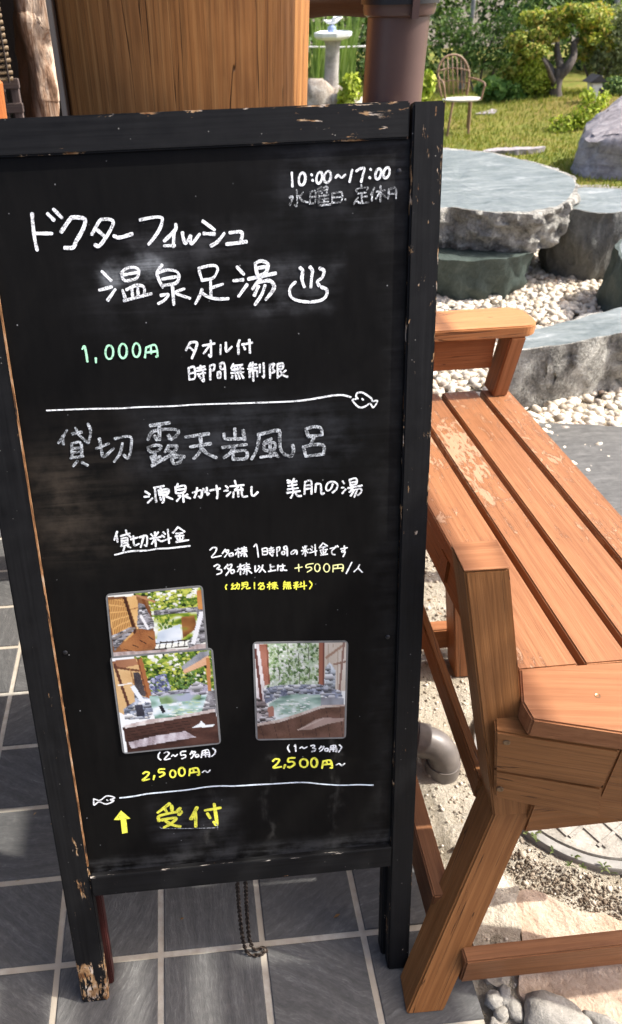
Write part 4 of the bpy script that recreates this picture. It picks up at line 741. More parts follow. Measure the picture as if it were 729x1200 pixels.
n = NT('photo_print'); a_ = n.node('ShaderNodeAttribute', attribute_name='picture').outputs['Color']
M_print = n.fin(a_, .35, None, .35)
M_lam = plain('lamination', (.16, .16, .16), .18, .15, 40, 0, .6)
def photo(corners, img, w, label, crop=1.0):
    c = [Vector((*q, 0)) for q in corners]; ctr = sum(c, Vector())/4
    o2 = [ctr+(q-ctr)*1.0 for q in c]
    rc = []
    for i in range(4):
        p, a, b = o2[i], o2[i-1], o2[(i+1) % 4]; r = .008; e0 = (a-p).normalized(); e1 = (b-p).normalized()
        for t in np.linspace(0, 1, 6): rc.append(p+e0*r*(1-t)**2+e1*r*t**2)
    M = BM @ Matrix.Translation((ctr.x, ctr.y, w))
    bm = bmesh.new(); lo = [bm.verts.new((q.x-ctr.x, q.y-ctr.y, -.0006)) for q in rc]; hi = [bm.verts.new((q.x-ctr.x, q.y-ctr.y, 0)) for q in rc]
    bm.faces.new(hi); bm.faces.new(lo[::-1])
    for i in range(len(rc)): bm.faces.new((lo[i], lo[(i+1) % len(rc)], hi[(i+1) % len(rc)], hi[i]))
    bmesh.ops.recalc_face_normals(bm, faces=bm.faces)
    la = tag(link('laminated_photo', bm_mesh(bm, 'laminated_photo'), M_lam, None, M), label, 'photo', 'laminated photographs on the blackboard')
    h, w_ = img.shape[:2]; V = []
    ins = .0032
    q = [o2[i]+((o2[i-1]-o2[i]).normalized()+(o2[(i+1) % 4]-o2[i]).normalized())*ins for i in range(4)]
    for j in range(h):
        for i in range(w_):
            a, b = i/(w_-1), j/(h-1); p = (q[0]*(1-a)+q[1]*a)*(1-b)+(q[3]*(1-a)+q[2]*a)*b
            V.append((p.x-ctr.x, p.y-ctr.y, .00025))
    Fq = [(j*w_+i, (j+1)*w_+i, (j+1)*w_+i+1, j*w_+i+1) for j in range(h-1) for i in range(w_-1)]
    me = np_mesh('print', V, Fq); at_ = me.color_attributes.new('picture', 'FLOAT_COLOR', 'POINT')
    at_.data.foreach_set('color', np.concatenate([np.clip(img, 0, 1)**1.15*.76, np.ones((h, w_, 1))], 2).astype(np.float32).ravel())
    link('print', me, M_print, la, M)
photo(PH_a, pic_a(), -.0050, 'laminated photo of a bath with a wooden lattice wall, partly under another photo')
photo(PH_b, pic_b(), -.0038, 'tilted laminated photo of a large pool, lapping over the photo above it')
photo(PH_c, pic_c(), -.0050, 'single laminated photo of a small bath between red posts, at right')

# ================================================================== THE BENCH
CED = ((.17, .062, .021), (.315, .125, .049), (.40, .175, .074))
M_ced = wood('cedar_stain', *CED, rough=.5, crack=.5)
M_cedw = wood('worn_cedar_stain', (.17, .064, .024), (.315, .136, .058), (.385, .178, .082), rough=.55, worn=.34, wornc=(.52, .35, .22))
M_cedw2 = wood('very_worn_cedar_stain', (.17, .064, .024), (.315, .136, .058), (.385, .178, .082), rough=.55, worn=.46, wornc=(.55, .38, .25))
M_cedb = wood('brown_cedar_stain', (.15, .058, .017), (.29, .122, .040), (.38, .175, .062), rough=.5, crack=.35)
M_cedr = wood('red_cedar_stain', (.14, .054, .021), (.26, .112, .046), (.33, .15, .066), rough=.5)
M_end = wood('end_grain_cedar', (.19, .070, .026), (.315, .132, .055), (.39, .18, .082), rough=.65, scale=.8, cath=.35)
bench = thing('bench', 'orange stained wooden slatted bench with peeling paint right of the blackboard', 'bench', (.62, 1.1, 0))
ZS = .60
def sk(x, y): return x-.024*(y-.80)
for i, (x0, x1) in enumerate(((.507, .6085), (.622, .699), (.7115, .8045), (.818, .893))):
    y0, y1 = .7935, (1.68, 1.772, 1.772, 1.80)[i] if i else 1.772
    a = [(sk(x0, y0), y0, ZS-.036), (sk(x1, y0), y0, ZS-.036), (sk(x1, y0), y0, ZS), (sk(x0, y0), y0, ZS)]
    if i == 3: y1 = 1.772
    b = [(sk(x0, y1), y1, ZS-.036), (sk(x1, y1), y1, ZS-.036), (sk(x1, y1), y1, ZS), (sk(x0, y1), y1, ZS)]
    board('slat', (M_cedw, M_cedw2, M_cedw, M_cedw)[i] if i != 0 else M_cedw2, bench, a, b, .0025)
board('side_apron', M_cedb, bench, quadz(.512, .545, .80, .485, ZS-.038), quadz(.492, .525, 1.75, .485, ZS-.038), .003)
for y in (1.12, 1.68): board('seat_bearer', M_cedb, bench, quadx(.50, y, y+.045, .50, ZS-.037), quadx(.875, y, y+.045, .50, ZS-.037), .003)
far = Vector((.488, .692))+Vector((.954, -.300))*.645
plate = prism('end_board', M_end, bench, [(.509, .793), (.486, .727), (.488, .692), (far.x, far.y), (.905, .785)], .563, .6035, .003, (.98, -.15, 0))
for (x, y) in ((.607, .725), (.88, .66)): lathe('screw', plain('brass_screw', (.30, .19, .10), .4, .3, 200, 0, .5, .7), bench, [(.0001, -.0006), (.0012, -.0004), (.0035, .0003), (.0042, .0006), (.0042, -.003)], 16, (x, y, .6035))
# double rail block under the end board (front face angled like the board above it)
inw = Vector((.300, .954, 0)); dv = Vector((.954, -.300, 0))
def bl(p): return Vector(p)
fb = [Vector((.4425, .7068, .5615)), Vector((.4575, .7022, .4625)), Vector((.469, .698, .389))]
rb = [Vector((.618, .6513, .5615)), Vector((.6165, .6517, .4625)), Vector((.633, .6463, .375))]
Tk = inw*.085
def blk(a, b, c, e):     # a,b left top/bottom; c,e right top/bottom
    A = [b, b+Tk, a+Tk, a]; B = [e, e+Tk, c+Tk, c]
    return board('rail_block', M_cedb, bench, A, B, .0035)
blk(fb[0], fb[1]+Vector((0, 0, .0008)), rb[0], rb[1]+Vector((0, 0, .0008)))
blk(fb[1]-Vector((0, 0, .0008))+inw*.0015, fb[2]+inw*.0015, rb[1]-Vector((0, 0, .0008))+inw*.0015, rb[2]+inw*.0015)
# the rest of the rail, turned away behind the chamfered ends
a0, a1 = Vector((.6345, .655, .372)), Vector((.6345, .735, .372))
board('front_rail', M_cedb, bench, [(.622, .657, .375), (.640, .735, .375), (.640, .735, .5615), (.6195, .655, .5615)], [(1.06, .528, .375), (1.035, .60, .375), (1.035, .60, .5615), (1.06, .525, .5615)], .003)
M_scr = plain('steel_screw', (.22, .15, .09), .4, .3, 200, 0, .5, .7)
for p in (Vector((.4625, .7003, .540)), Vector((.473, .6965, .418))):
    Ms = Matrix.Translation(p) @ Vector((-inw.x, -inw.y, 0)).to_track_quat('Z', 'Y').to_matrix().to_4x4()
    lathe('screw', M_scr, bench, [(.0001, .0006), (.0015, .0008), (.0046, .0014), (.0056, .0008), (.0056, -.002)], 16, (0, 0, 0), True, Ms)
# lower rail behind, on the leg
board('low_rail', M_cedb, bench, quadx(.545, .70, .732, .268, .368), quadx(.88, .70, .732, .272, .368), .003)
# kinked leg: foot -> knee -> arm post
foot = [Vector(q) for q in ((.311, .528, .0005), (.381, .527, .0005), (.386, .592, .0005), (.316, .593, .0005))]
knee = [Vector(q) for q in ((.4835, .708, .320), (.5535, .708, .316), (.5535, .7735, .322), (.4835, .7735, .326))]
top = [Vector(q) for q in ((.365, .760, .855), (.4295, .7585, .855), (.435, .821, .855), (.366, .823, .855))]
board('leg', M_cedb, bench, foot, knee, .003, keep='B')
board('arm_post', M_cedb, bench, knee, top, .003, keep='A')
cap = [t+Vector((0, 0, .0004)) for t in top]
board('post_top', M_end, bench, [cap[0], cap[3], cap[3]+Vector((0, 0, .0016)), cap[0]+Vector((0, 0, .0016))], [cap[1], cap[2], cap[2]+Vector((0, 0, .0016)), cap[1]+Vector((0, 0, .0016))], .0006)
# stretchers
board('stretcher', M_cedr, bench, quadx(.417, .560, .588, .030, .108), quadx(1.01, .560, .588, .031, .110), .003)
board('long_stretcher', M_cedr, bench, quadz(.380, .416, .655, .066, .160), quadz(.402, .438, 1.70, .066, .160), .003)
board('side_rail', M_cedb, bench, quadz(.474, .493, .765, .285, .34), quadz(.508, .527, 1.70, .285, .34), .003)
# leg half way along, and the legs on the far and right side
board('leg', M_ced, bench, [(.660, 1.30, -.01), (.715, 1.30, -.01), (.715, 1.37, -.01), (.660, 1.37, -.01)], [(.575, 1.30, .50), (.640, 1.30, .50), (.640, 1.37, .50), (.575, 1.37, .50)], .003)
board('cross_stretcher', M_ced, bench, quadx(.44, 1.372, 1.41, .028, .10), quadx(.85, 1.372, 1.41, .028, .10), .003)
board('leg', M_ced, bench, [(.845, 1.69, -.02), (.90, 1.69, -.02), (.90, 1.74, -.02), (.845, 1.74, -.02)], [(.825, 1.69, ZS-.037), (.87, 1.69, ZS-.037), (.87, 1.74, ZS-.037), (.825, 1.74, ZS-.037)], .003)
board('leg', M_ced, bench, [(.425, 1.69, -.005), (.48, 1.69, -.005), (.48, 1.74, -.005), (.425, 1.74, -.005)], [(.50, 1.69, ZS-.037), (.55, 1.69, ZS-.037), (.55, 1.74, ZS-.037), (.50, 1.74, ZS-.037)], .003)
board('leg', M_cedb, bench, [(.98, .545, -.02), (1.04, .53, -.02), (1.04, .575, -.02), (.98, .59, -.02)], [(.98, .552, .3745), (1.04, .537, .3745), (1.04, .58, .3745), (.98, .595, .3745)], .003)
# arm rest across the far end
rz = []
for (cx, cy, r, a0) in ((.865, 1.768, .040, -90), (.858, 1.818, .045, 0)):
    for t in np.linspace(0, 90, 7): rz.append((cx+r*math.cos(R(a0+t)), cy+r*math.sin(R(a0+t))))
prism('arm_rest', wood('pale_cedar_stain', (.34, .14, .05), (.47, .215, .085), (.56, .29, .13), rough=.5, crack=.5), bench, [(.30, 1.728)] + rz + [(.30, 1.866)], .766, .796, .003, (1, 0, 0))
board('arm_panel', M_ced, bench, quadx(.32, 1.765, 1.795, .668, .765), quadx(.810, 1.765, 1.795, .667, .765), .003)
board('arm_post', M_ced, bench, [(.812, 1.727, ZS+.001), (.851, 1.727, ZS+.001), (.851, 1.797, ZS+.001), (.812, 1.797, ZS+.001)], [(.832, 1.727, .7655), (.872, 1.727, .7655), (.872, 1.797, .7655), (.832, 1.797, .7655)], .003)
board('arm_post', M_ced, bench, [(.36, 1.727, .0), (.40, 1.727, .0), (.40, 1.762, .0), (.36, 1.762, .0)], [(.36, 1.727, .7655), (.40, 1.727, .7655), (.40, 1.762, .7655), (.36, 1.762, .7655)], .003)

# ================================================================== THE GROUND AROUND THE BENCH
n = NT('concrete'); p = n.pos(); a = n.noise(p, 14, 5, .65); b = n.noise(p, 160, 4, .7)
M_conc = n.fin(n.ramp(n.math('ADD', n.math('MULTIPLY', a, .6), n.math('MULTIPLY', b, .4)), [(.33, (.13, .12, .10)), (.5, (.28, .26, .225)), (.66, (.40, .375, .33))]), .9, n.bump(b, .5, .003), .2)
M_ring = plain('ring_plastic', (.22, .21, .19), .6, .25, 40, .1)
mc = (.8763, .9993); mr = .2604
mh = thing('manhole_cover', 'round pale manhole cover with raised grid in the sand under the bench', 'manhole cover', (mc[0], mc[1], -.004))
lathe('rim', M_ring, mh, [(mr-.022, -.06), (mr-.022, .004), (mr-.014, .006), (mr-.003, .006), (mr, .002), (mr, -.06)][::-1], 72, (mc[0], mc[1], -.003))
lathe('lid', M_conc, mh, [(.001, .0), (mr-.045, .0), (mr-.038, .003), (mr-.030, .003), (mr-.027, -.003), (mr-.027, -.05)], 72, (mc[0], mc[1], -.004))
bm = bmesh.new()
for k in range(-4, 5):
    for ang in (R(28), R(118)):
        q = k*.047; half = math.sqrt(max(0, (mr-.052)**2-q*q)); e = Vector((math.cos(ang), math.sin(ang), 0)); f = Vector((-e.y, e.x, 0)); c0 = Vector((mc[0], mc[1], -.004))+f*q
        vs = [bm.verts.new(c0+e*s_*half+f*w_+Vector((0, 0, h_))) for s_ in (-1, 1) for w_, h_ in ((-.0045, -.001), (-.003, .0035+.0004*(ang > 1)), (.003, .0035+.0004*(ang > 1)), (.0045, -.001))]
        for i in range(3): bm.faces.new((vs[i], vs[i+1], vs[5+i], vs[4+i]))
bmesh.ops.recalc_face_normals(bm, faces=bm.faces)
link('raised_grid', bm_mesh(bm, 'raised_grid'), M_conc, mh)

def rockmat(name, cols, scale=6, bumpd=.02, streak=None, rough=.85, bs=.8):
    n = NT(name); c = n.coord(); a = n.noise(c, scale, 6, .68, .4); b = n.noise(c, scale*9, 4, .7)
    if streak: a = n.noise(n.map(c, streak), scale, 6, .65, .8)
    f = n.math('ADD', n.math('MULTIPLY', a, .68), n.math('MULTIPLY', b, .32))
    k = len(cols); col = n.ramp(f, [(.30+.42*i/(k-1), q) for i, q in enumerate(cols)])
    return n.fin(col, rough, n.bump(f, bs, bumpd), .3)
def rock(name, mats, outline, z0, z1, label, cat, group=None, flare=1.0, rough=.03, top_rough=.006, tilt=(0, 0), seed=0, rings=9, chamf=.06, seg=72, freq=6, parent=None, topdome=0.0):
    """boulder from a plan outline: flat-ish top, broken sides; base scaled by flare"""
    c = Vector((sum(p[0] for p in outline)/len(outline), sum(p[1] for p in outline)/len(outline), 0))
    k = len(outline); ol = spline([outline[-1]] + list(outline) + [outline[0], outline[1]], 10)[10:10+10*k]
    idx = np.linspace(0, len(ol), seg, endpoint=False).astype(int); ol = [Vector((ol[i][0]-c.x, ol[i][1]-c.y, 0)) for i in idx]
    bm = bmesh.new(); H_ = z1-z0; loops = []
    def ztop(q): return H_+tilt[0]*q.x+tilt[1]*q.y+top_rough*nz(q.x, q.y, seed, 5)+top_rough*.5*nz(q.x, q.y, seed+3, 16)
    prof = [(.15, None), (.35, None), (.55, None), (.75, None), (.9, None), (1-chamf, None)] + [(1, t) for t in np.linspace(.0, 1, rings)]
    for s_, t in prof:
        lp = []
        for q in ol:
            if t is None: v = q*s_; v.z = ztop(v)+topdome*(1-s_*s_)
            else:
                sc = 1+(flare-1)*t; v = q*sc*(1+.0); zt = ztop(q)-chamf*.35*H_*0
                v.z = zt*(1-t)-.0*t if t < 1 else 0
                dd = rough*(nz(q.x+c.x, q.y+c.y, v.z+seed, freq, 4)+.5*nz(q.x+c.x, q.y+c.y, v.z+seed+9, freq*3, 3))
                if t == 0: dd = dd*.5
                v += Vector((q.x, q.y, 0)).normalized()*dd
            lp.append(bm.verts.new(v))
        loops.append(lp)
    ctr = bm.verts.new((0, 0, ztop(Vector((0, 0, 0)))+topdome))
    for i in range(seg):
        f = bm.faces.new((ctr, loops[0][i], loops[0][(i+1) % seg])); f.material_index = 0
    for li, (A, B) in enumerate(zip(loops, loops[1:])):
        for i in range(seg):
            f = bm.faces.new((A[i], B[i], B[(i+1) % seg], A[(i+1) % seg])); f.material_index = 0 if li < 5 else 1
    bm.faces.new(loops[-1][::-1])
    bmesh.ops.recalc_face_normals(bm, faces=bm.faces)
    o = link(name, bm_mesh(bm, name, True, 60), mats, parent, Matrix.Translation((c.x, c.y, z0)))
    if label: tag(o, label, cat, group)
    return o

M_pink = rockmat('pink_sandstone', [(.22, .145, .10), (.40, .29, .205), (.52, .40, .30), (.62, .52, .42)], 12, .016)
M_pale = rockmat('pale_sandstone', [(.30, .255, .19), (.50, .44, .345), (.64, .59, .49)], 14, .018)
rock('sandstone_slab', [M_pink, M_pink], [(.588, .713), (.631, .724), (.674, .692), (.698, .671), (.747, .656), (.80, .615), (.85, .50), (.84, .36), (.70, .33), (.60, .42), (.540, .515), (.535, .563), (.572, .635)], -.05, .004,
     'flat pinkish sandstone slab sunk in the ground below the stretcher', 'stone', rough=.006, top_rough=.012, chamf=.05, freq=25)
rock('pale_rock', [M_pale, M_pale], [(.478, .66), (.50, .76), (.56, .775), (.60, .735), (.583, .70), (.566, .64), (.53, .58), (.505, .555), (.482, .575)], -.05, .0,
     'rough pale rock in the ground between the bench leg and the pink slab', 'stone', rough=.012, top_rough=.016, chamf=.05, freq=25)
M_slate = rockmat('slate', [(.055, .054, .050), (.10, .098, .092), (.16, .156, .146)], 4, .004, (3, 12, 3), .55, .35)
rock('slate_paving_stone', [M_slate, M_slate], [(1.28, 2.60), (1.43, 2.57), (1.62, 2.52), (1.86, 2.44), (2.2, 2.2), (2.15, 1.6), (1.55, 1.25), (1.15, 1.35), (1.05, 2.0), (1.1, 2.5)], -.06, .012,
     'large flat dark grey slate beside the right edge of the bench', 'stone', rough=.01, top_rough=.004, chamf=.02)
M_slate2 = M_slate
rock('slate_paving_stone', [M_slate, M_slate], [(.9, 3.95), (1.3, 3.92), (1.62, 3.88), (1.78, 3.80), (1.7, 3.55), (1.2, 3.45), (.85, 3.6)], -.06, -.006,
     'flat dark slate strip at the foot of the stone table', 'stone', rough=.01, top_rough=.004, chamf=.02)
M_river = rockmat('river_stone', [(.15, .14, .12), (.30, .28, .245), (.44, .42, .37)], 30, .008)
def pebble_rock(name, mat, loc, size, seed, label, group=None, rot=0):
    bm = bmesh.new(); bmesh.ops.create_icosphere(bm, subdivisions=3, radius=1)
    for v in bm.verts:
        k = 1+.26*nz(v.co.x, v.co.y, v.co.z+seed*3.1, 1.5, 3)+.10*noise.cell(v.co*1.6+Vector((seed, 0, 0))); v.co = Vector((v.co.x*size[0]*k, v.co.y*size[1]*k, v.co.z*size[2]*k))
    o = link(name, bm_mesh(bm, name, True), mat, None, Matrix.Translation(loc) @ Matrix.Rotation(rot, 4, 'Z')); return tag(o, label, 'stone', group)
gs = 'small grey stones beside the tile edge'
pebble_rock('river_stone', M_river, (.575, .495, .0), (.062, .040, .030), 1, 'largest smooth grey stone at the bottom edge below the bench', gs, -.2)
for i, (x, y, a, b, h, rt, lb) in enumerate(((.478, .536, .018, .014, .013, .3, 'small dark grey stone touching the tile edge, uppermost of its cluster'), (.499, .541, .017, .013, .014, 1.2, 'small rounded grey stone between the tile edge and the pink slab'),
        (.482, .513, .016, .013, .012, .8, 'small grey stone beside the tile corner, below the others'), (.508, .520, .014, .02, .012, .2, 'small pale stone wedged against the largest grey stone'), (.466, .495, .014, .011, .010, 2.0, 'tiny grey stone at the bottom edge by the tile'), (.66, .482, .034, .012, .012, -.5, 'long thin pale stone right of the largest grey stone'))):
    pebble_rock('river_stone', M_river, (x, y, .0), (a*1.05, b, h), i+4, lb, gs, rt)
# crumbs of dark soil in a band, and scattered chips
ico = bmesh.new(); bmesh.ops.create_icosphere(ico, subdivisions=1, radius=1); ico.verts.ensure_lookup_table()
IV = np.array([v.co[:] for v in ico.verts]); IF = np.array([[v.index for v in f.verts] for f in ico.faces]); ico.free()
def scatter(name, mat, pts, sizes, seed, flat=(.55, .8), kind='stuff', jit=.25):
    r = np.random.RandomState(seed); N = len(pts); V = np.repeat(IV[None], N, 0)*(1+jit*(r.rand(N, len(IV), 1)-.5)*2)
    s = np.stack([sizes, sizes*r.uniform(.65, 1.0, N), sizes*r.uniform(*flat, N)], 1)[:, None]; V = V*s
    a = r.uniform(0, 2*np.pi, N); ca, sa = np.cos(a)[:, None], np.sin(a)[:, None]
    t = r.normal(0, .25, N)[:, None]; y, z = V[..., 1]*np.cos(t)-V[..., 2]*np.sin(t), V[..., 1]*np.sin(t)+V[..., 2]*np.cos(t)
    x = V[..., 0]; V = np.stack([x*ca-y*sa, x*sa+y*ca, z], -1)+np.asarray(pts)[:, None]
    Fq = (IF[None]+(np.arange(N)*len(IV))[:, None, None]).reshape(-1, 3)
    me = np_mesh(name, V.reshape(-1, 3), Fq); me.polygons.foreach_set('use_smooth', [True]*len(me.polygons))
    return tag(link(name, me, mat), kind=kind)
rg = np.random.RandomState(5)
n = NT('soil_crumb'); M_soil = n.fin(n.ramp(n.isl(), [(.0, (.05, .038, .027)), (.5, (.14, .108, .078)), (1, (.30, .25, .19))]), .95, None, .1)
t = rg.rand(1500); bx = .60+.30*t+rg.normal(0, .014, 1500); by = .800-.20*t+rg.normal(0, .020+.012*t, 1500)
pts = np.c_[bx, by, [zs(x, y)+.0015 for x, y in zip(bx, by)]]
scatter('soil_crumbs', M_soil, pts, rg.uniform(.0010, .0034, 1500)*(1+.9*(rg.rand(1500) > .94)), 1, kind='stuff')
n = NT('grit'); M_grit = n.fin(n.ramp(n.isl(), [(.0, (.16, .135, .10)), (.5, (.42, .36, .28)), (1, (.60, .55, .47))]), .95, None, .1)
bx = rg.uniform(.46, 1.3, 5200); by = rg.uniform(.42, 2.2, 5200)
ok_ = ((bx-mc[0])**2+(by-mc[1])**2 > (mr+.01)**2) & ~((bx > .55) & (by < .72) & (by > .42) & (bx-.55 < (.72-by)*3+.12)); bx, by = bx[ok_], by[ok_]
pts = np.c_[bx, by, [zs(x, y)+.001 for x, y in zip(bx, by)]]
scatter('grit', M_grit, pts, rg.gamma(2.2, .0011, len(bx))+.0008, 2)
# white pebbles
n = NT('white_pebble'); r_ = n.isl(); c = n.ramp(r_, [(.0, (.24, .20, .15)), (.10, (.44, .37, .28)), (.22, (.58, .51, .40)), (.55, (.66, .59, .48)), (.8, (.56, .52, .45)), (.93, (.48, .36, .26)), (1, (.28, .26, .23))])
M_peb = n.fin(c, .55, None, .35)
NP = 15000
px_ = rg.uniform(.55, 5.2, NP*2); py_ = rg.uniform(2.2, 6.1, NP*2)
edge = 5.6+.25*np.sin(px_*2.1)+.15*np.sin(px_*5)
ang = px_/py_
ok_ = (py_ < edge) & (ang < .72) & (ang > .2) & (py_ > 2.25+.12*np.sin(px_*4))
px_, py_ = px_[ok_][:NP], py_[ok_][:NP]
hz_ = -.03+.012*rg.rand(len(px_))+.02*np.array([nz(x, y, 4, 2) for x, y in zip(px_, py_)])+.012
scatter('white_pebbles', M_peb, np.c_[px_, py_, hz_], rg.uniform(.016, .031, len(px_)), 3, (.5, .8))

# ================================================================== THE GARDEN BEHIND
M_top = rockmat('wet_green_stone', [(.045, .060, .055), (.12, .14, .134), (.19, .21, .203), (.44, .45, .44)], 3.4, .012, (1.2, 5, 1), .34, .6)
M_side = rockmat('broken_pale_stone', [(.045, .043, .037), (.26, .25, .22), (.58, .56, .50), (.76, .74, .68)], 9, .09, None, .9, 1.0)
M_dgreen = rockmat('dark_green_stone', [(.022, .032, .027), (.052, .070, .060), (.10, .125, .11)], 5, .03, (2, 2, 1), .6, .6)
M_mgrey = rockmat('grey_green_stone', [(.06, .062, .055), (.14, .14, .125), (.25, .245, .22)], 6, .03, (2, 2, .8), .75, .8)
tb = thing('stone_table', 'big stone table with flat green grey top and rough pale rim', 'table', (1.75, 4.7, 0))
rock('table_top', [M_top, M_side], [(1.05, 4.45), (1.3, 4.22), (1.56, 4.20), (1.86, 4.03), (2.08, 4.10), (2.27, 4.30), (2.50, 4.75), (2.44, 5.30), (2.2, 5.72), (1.7, 5.9), (1.2, 5.6), (.95, 5.0)], .215, .45, None, None, flare=.95, rough=.06, top_rough=.010, chamf=.035, seed=2, rings=16, seg=190, freq=5.5, parent=tb)
rock('pedestal', [M_dgreen, M_dgreen], [(1.25, 4.40), (1.45, 4.03), (1.78, 3.98), (2.02, 4.12), (2.06, 4.5), (2.0, 5.0), (1.6, 5.2), (1.3, 4.9)], -.06, .225, None, None, flare=.90, rough=.04, seed=5, rings=10, parent=tb)
g = 'stone stools round the stone table'
rock('stone_stool', [M_top, M_side], [(1.29, 2.79), (1.33, 2.71), (1.55, 2.73), (1.80, 2.80), (2.05, 2.84), (2.35, 2.90), (2.42, 3.02), (2.36, 3.16), (2.15, 3.15), (1.93, 3.07), (1.68, 2.97), (1.46, 2.89)], -.05, .275, 'low wide stone stool with smooth flat top just beyond the bench arm rest', 'stool', g, flare=.97, rough=.05, top_rough=.007, chamf=.05, seed=8, tilt=(.0, 0), rings=12, seg=110, freq=7)
rock('stone_stool', [M_top, M_mgrey], [(2.22, 4.38), (2.34, 4.18), (2.52, 4.16), (2.75, 4.28), (2.80, 4.52), (2.62, 4.68), (2.36, 4.64)], -.05, .40, 'grey stone block stool partly behind the right end of the stone table', 'stool', g, flare=.95, rough=.035, seed=11, tilt=(0, .03))
rock('stone_stool', [M_top, M_dgreen], [(2.30, 3.55), (2.50, 3.42), (2.8, 3.5), (2.88, 3.8), (2.68, 4.0), (2.42, 3.95), (2.32, 3.8)], -.05, .30, 'dark green stone stool cut off by the right edge', 'stool', g, flare=1.12, rough=.03, seed=14, tilt=(.06, .08))
M_bould = rockmat('purple_grey_stone', [(.11, .095, .10), (.24, .215, .22), (.36, .33, .33), (.47, .44, .43)], 3, .03, (1, 3, 5), .85, .7)
rock('boulder', [M_bould, M_bould], [(3.72, 7.1), (3.85, 6.85), (4.15, 6.68), (4.6, 6.65), (5.1, 6.9), (5.1, 7.4), (4.6, 7.7), (4.0, 7.5)], -.10, .50, 'large purple grey boulder on the grass at the right', 'boulder', flare=1.12, rough=.06, top_rough=.03, chamf=.2, seed=21, tilt=(.40, .05), topdome=.07, freq=2.5)
fs = 'flat stones set in the lawn'
def fstone(pl, pr, depth, z, lab, seed):
    a = at(*pl); b = at(*pr); mid = (a+b)/2
    rock('flat_stone', [M_bould, M_bould], [(a.x, a.y), ((a.x*2+b.x)/3, a.y-depth*.4), ((a.x+2*b.x)/3, b.y-depth*.45), (b.x, b.y), ((a.x+2*b.x)/3, b.y+depth*.5), ((a.x*2+b.x)/3, a.y+depth*.5)], z-.08, z, lab, 'stone', fs, rough=.02, top_rough=.01, seed=seed)
fstone((566, 172, 8.0), (640, 172, 8.0), .16, .015, 'long flat stone in the lawn left of the boulder', 31)
fstone((500, 173, 8.2), (552, 174, 8.1), .2, .0, 'flat stone in the lawn partly behind the blackboard', 32)
fstone((556, 132, 10.2), (600, 129, 10.4), .22, .03, 'flat stone in the lawn behind the garden chair', 33)

# wire garden chair
M_rust = plain('brown_metal', (.24, .145, .085), .55, .35, 40)
M_seat = plain('white_seat_paint', (.52, .50, .44), .6, .15, 30)
YC = 9.25
c0 = at(541, 157, YC); zb = zl(c0.x, YC); sc_ = 1/at(642, 115, YC).x if False else None
u = (at(641, 115, YC)-at(541, 115, YC)).length/100          # metres per pixel there
zsur = at(541, 116, YC).z
ch_ = thing('garden_chair', 'brown wire garden chair with hooped back and white round seat', 'chair', (c0.x, YC, zb), rotz=0)
X0 = c0.x-.0
def cp(px, py, dy=0): q = at(px, py, YC+dy*.0); return (q.x, YC+dy, q.z)
seat_c = (at(541, 115, YC).x, YC-.02, zsur)
lathe('seat', M_seat, ch_, [(.001, -.012), (.205, -.012), (.215, -.004), (.215, .006), (.20, .012), (.001, .010)], 40, (0, 0, 0), True, Matrix.Translation(seat_c) @ Matrix.Diagonal((1.02, .62, 1, 1)))
hoop = spline([cp(523, 116, .17), cp(520, 98, .19), cp(521, 82, .22), cp(529, 70, .24), cp(541, 66.5, .25), cp(551, 71, .24), cp(557, 84, .22), cp(556, 100, .19), cp(553, 114, .17)], 8)
tube('back_hoop', M_rust, ch_, hoop, .0115, 10)
bm = bmesh.new()
for px in (527, 532, 537.5, 543, 548, 552):
    topy = 66.5+((px-540)/16)**2*8+1
    add_tube(bm, [cp(px, 113, .17), cp(px+.3, (113+topy)/2, .21), cp(px+.8, topy, .245)], .006, 6)
for py, x0, x1 in ((100, 520, 556), (85, 521, 557)):
    add_tube(bm, spline([cp(x0, py, .20), cp(538, py-3, .235), cp(x1, py, .20)], 8), .006, 6)
bmesh.ops.recalc_face_normals(bm, faces=bm.faces); link('back_wires', bm_mesh(bm, 'back_wires', True), M_rust, ch_)
for pts in ([cp(521, 93, .19), cp(517.5, 94, .05), cp(517, 97, -.08), cp(518.5, 115, -.10)], [cp(556, 93, .19), cp(562, 94, .05), cp(565, 97, -.08), cp(563, 105, -.09), cp(560, 115, -.10)]):
    tube('arm', M_rust, ch_, spline(pts, 6), .0105, 8)
cxx = at(541, 115, YC).x
for dx, dy in ((-.16, -.16), (.055, -.19), (-.15, .15), (.16, .15)):
    tube('leg', M_rust, ch_, [(cxx+dx*.9, YC+dy*.9, zsur-.01), (cxx+dx, YC+dy, (zsur+zb)/2), (cxx+dx*1.08, YC+dy*1.08, zl(cxx+dx, YC+dy)-.01)], .014, 8)
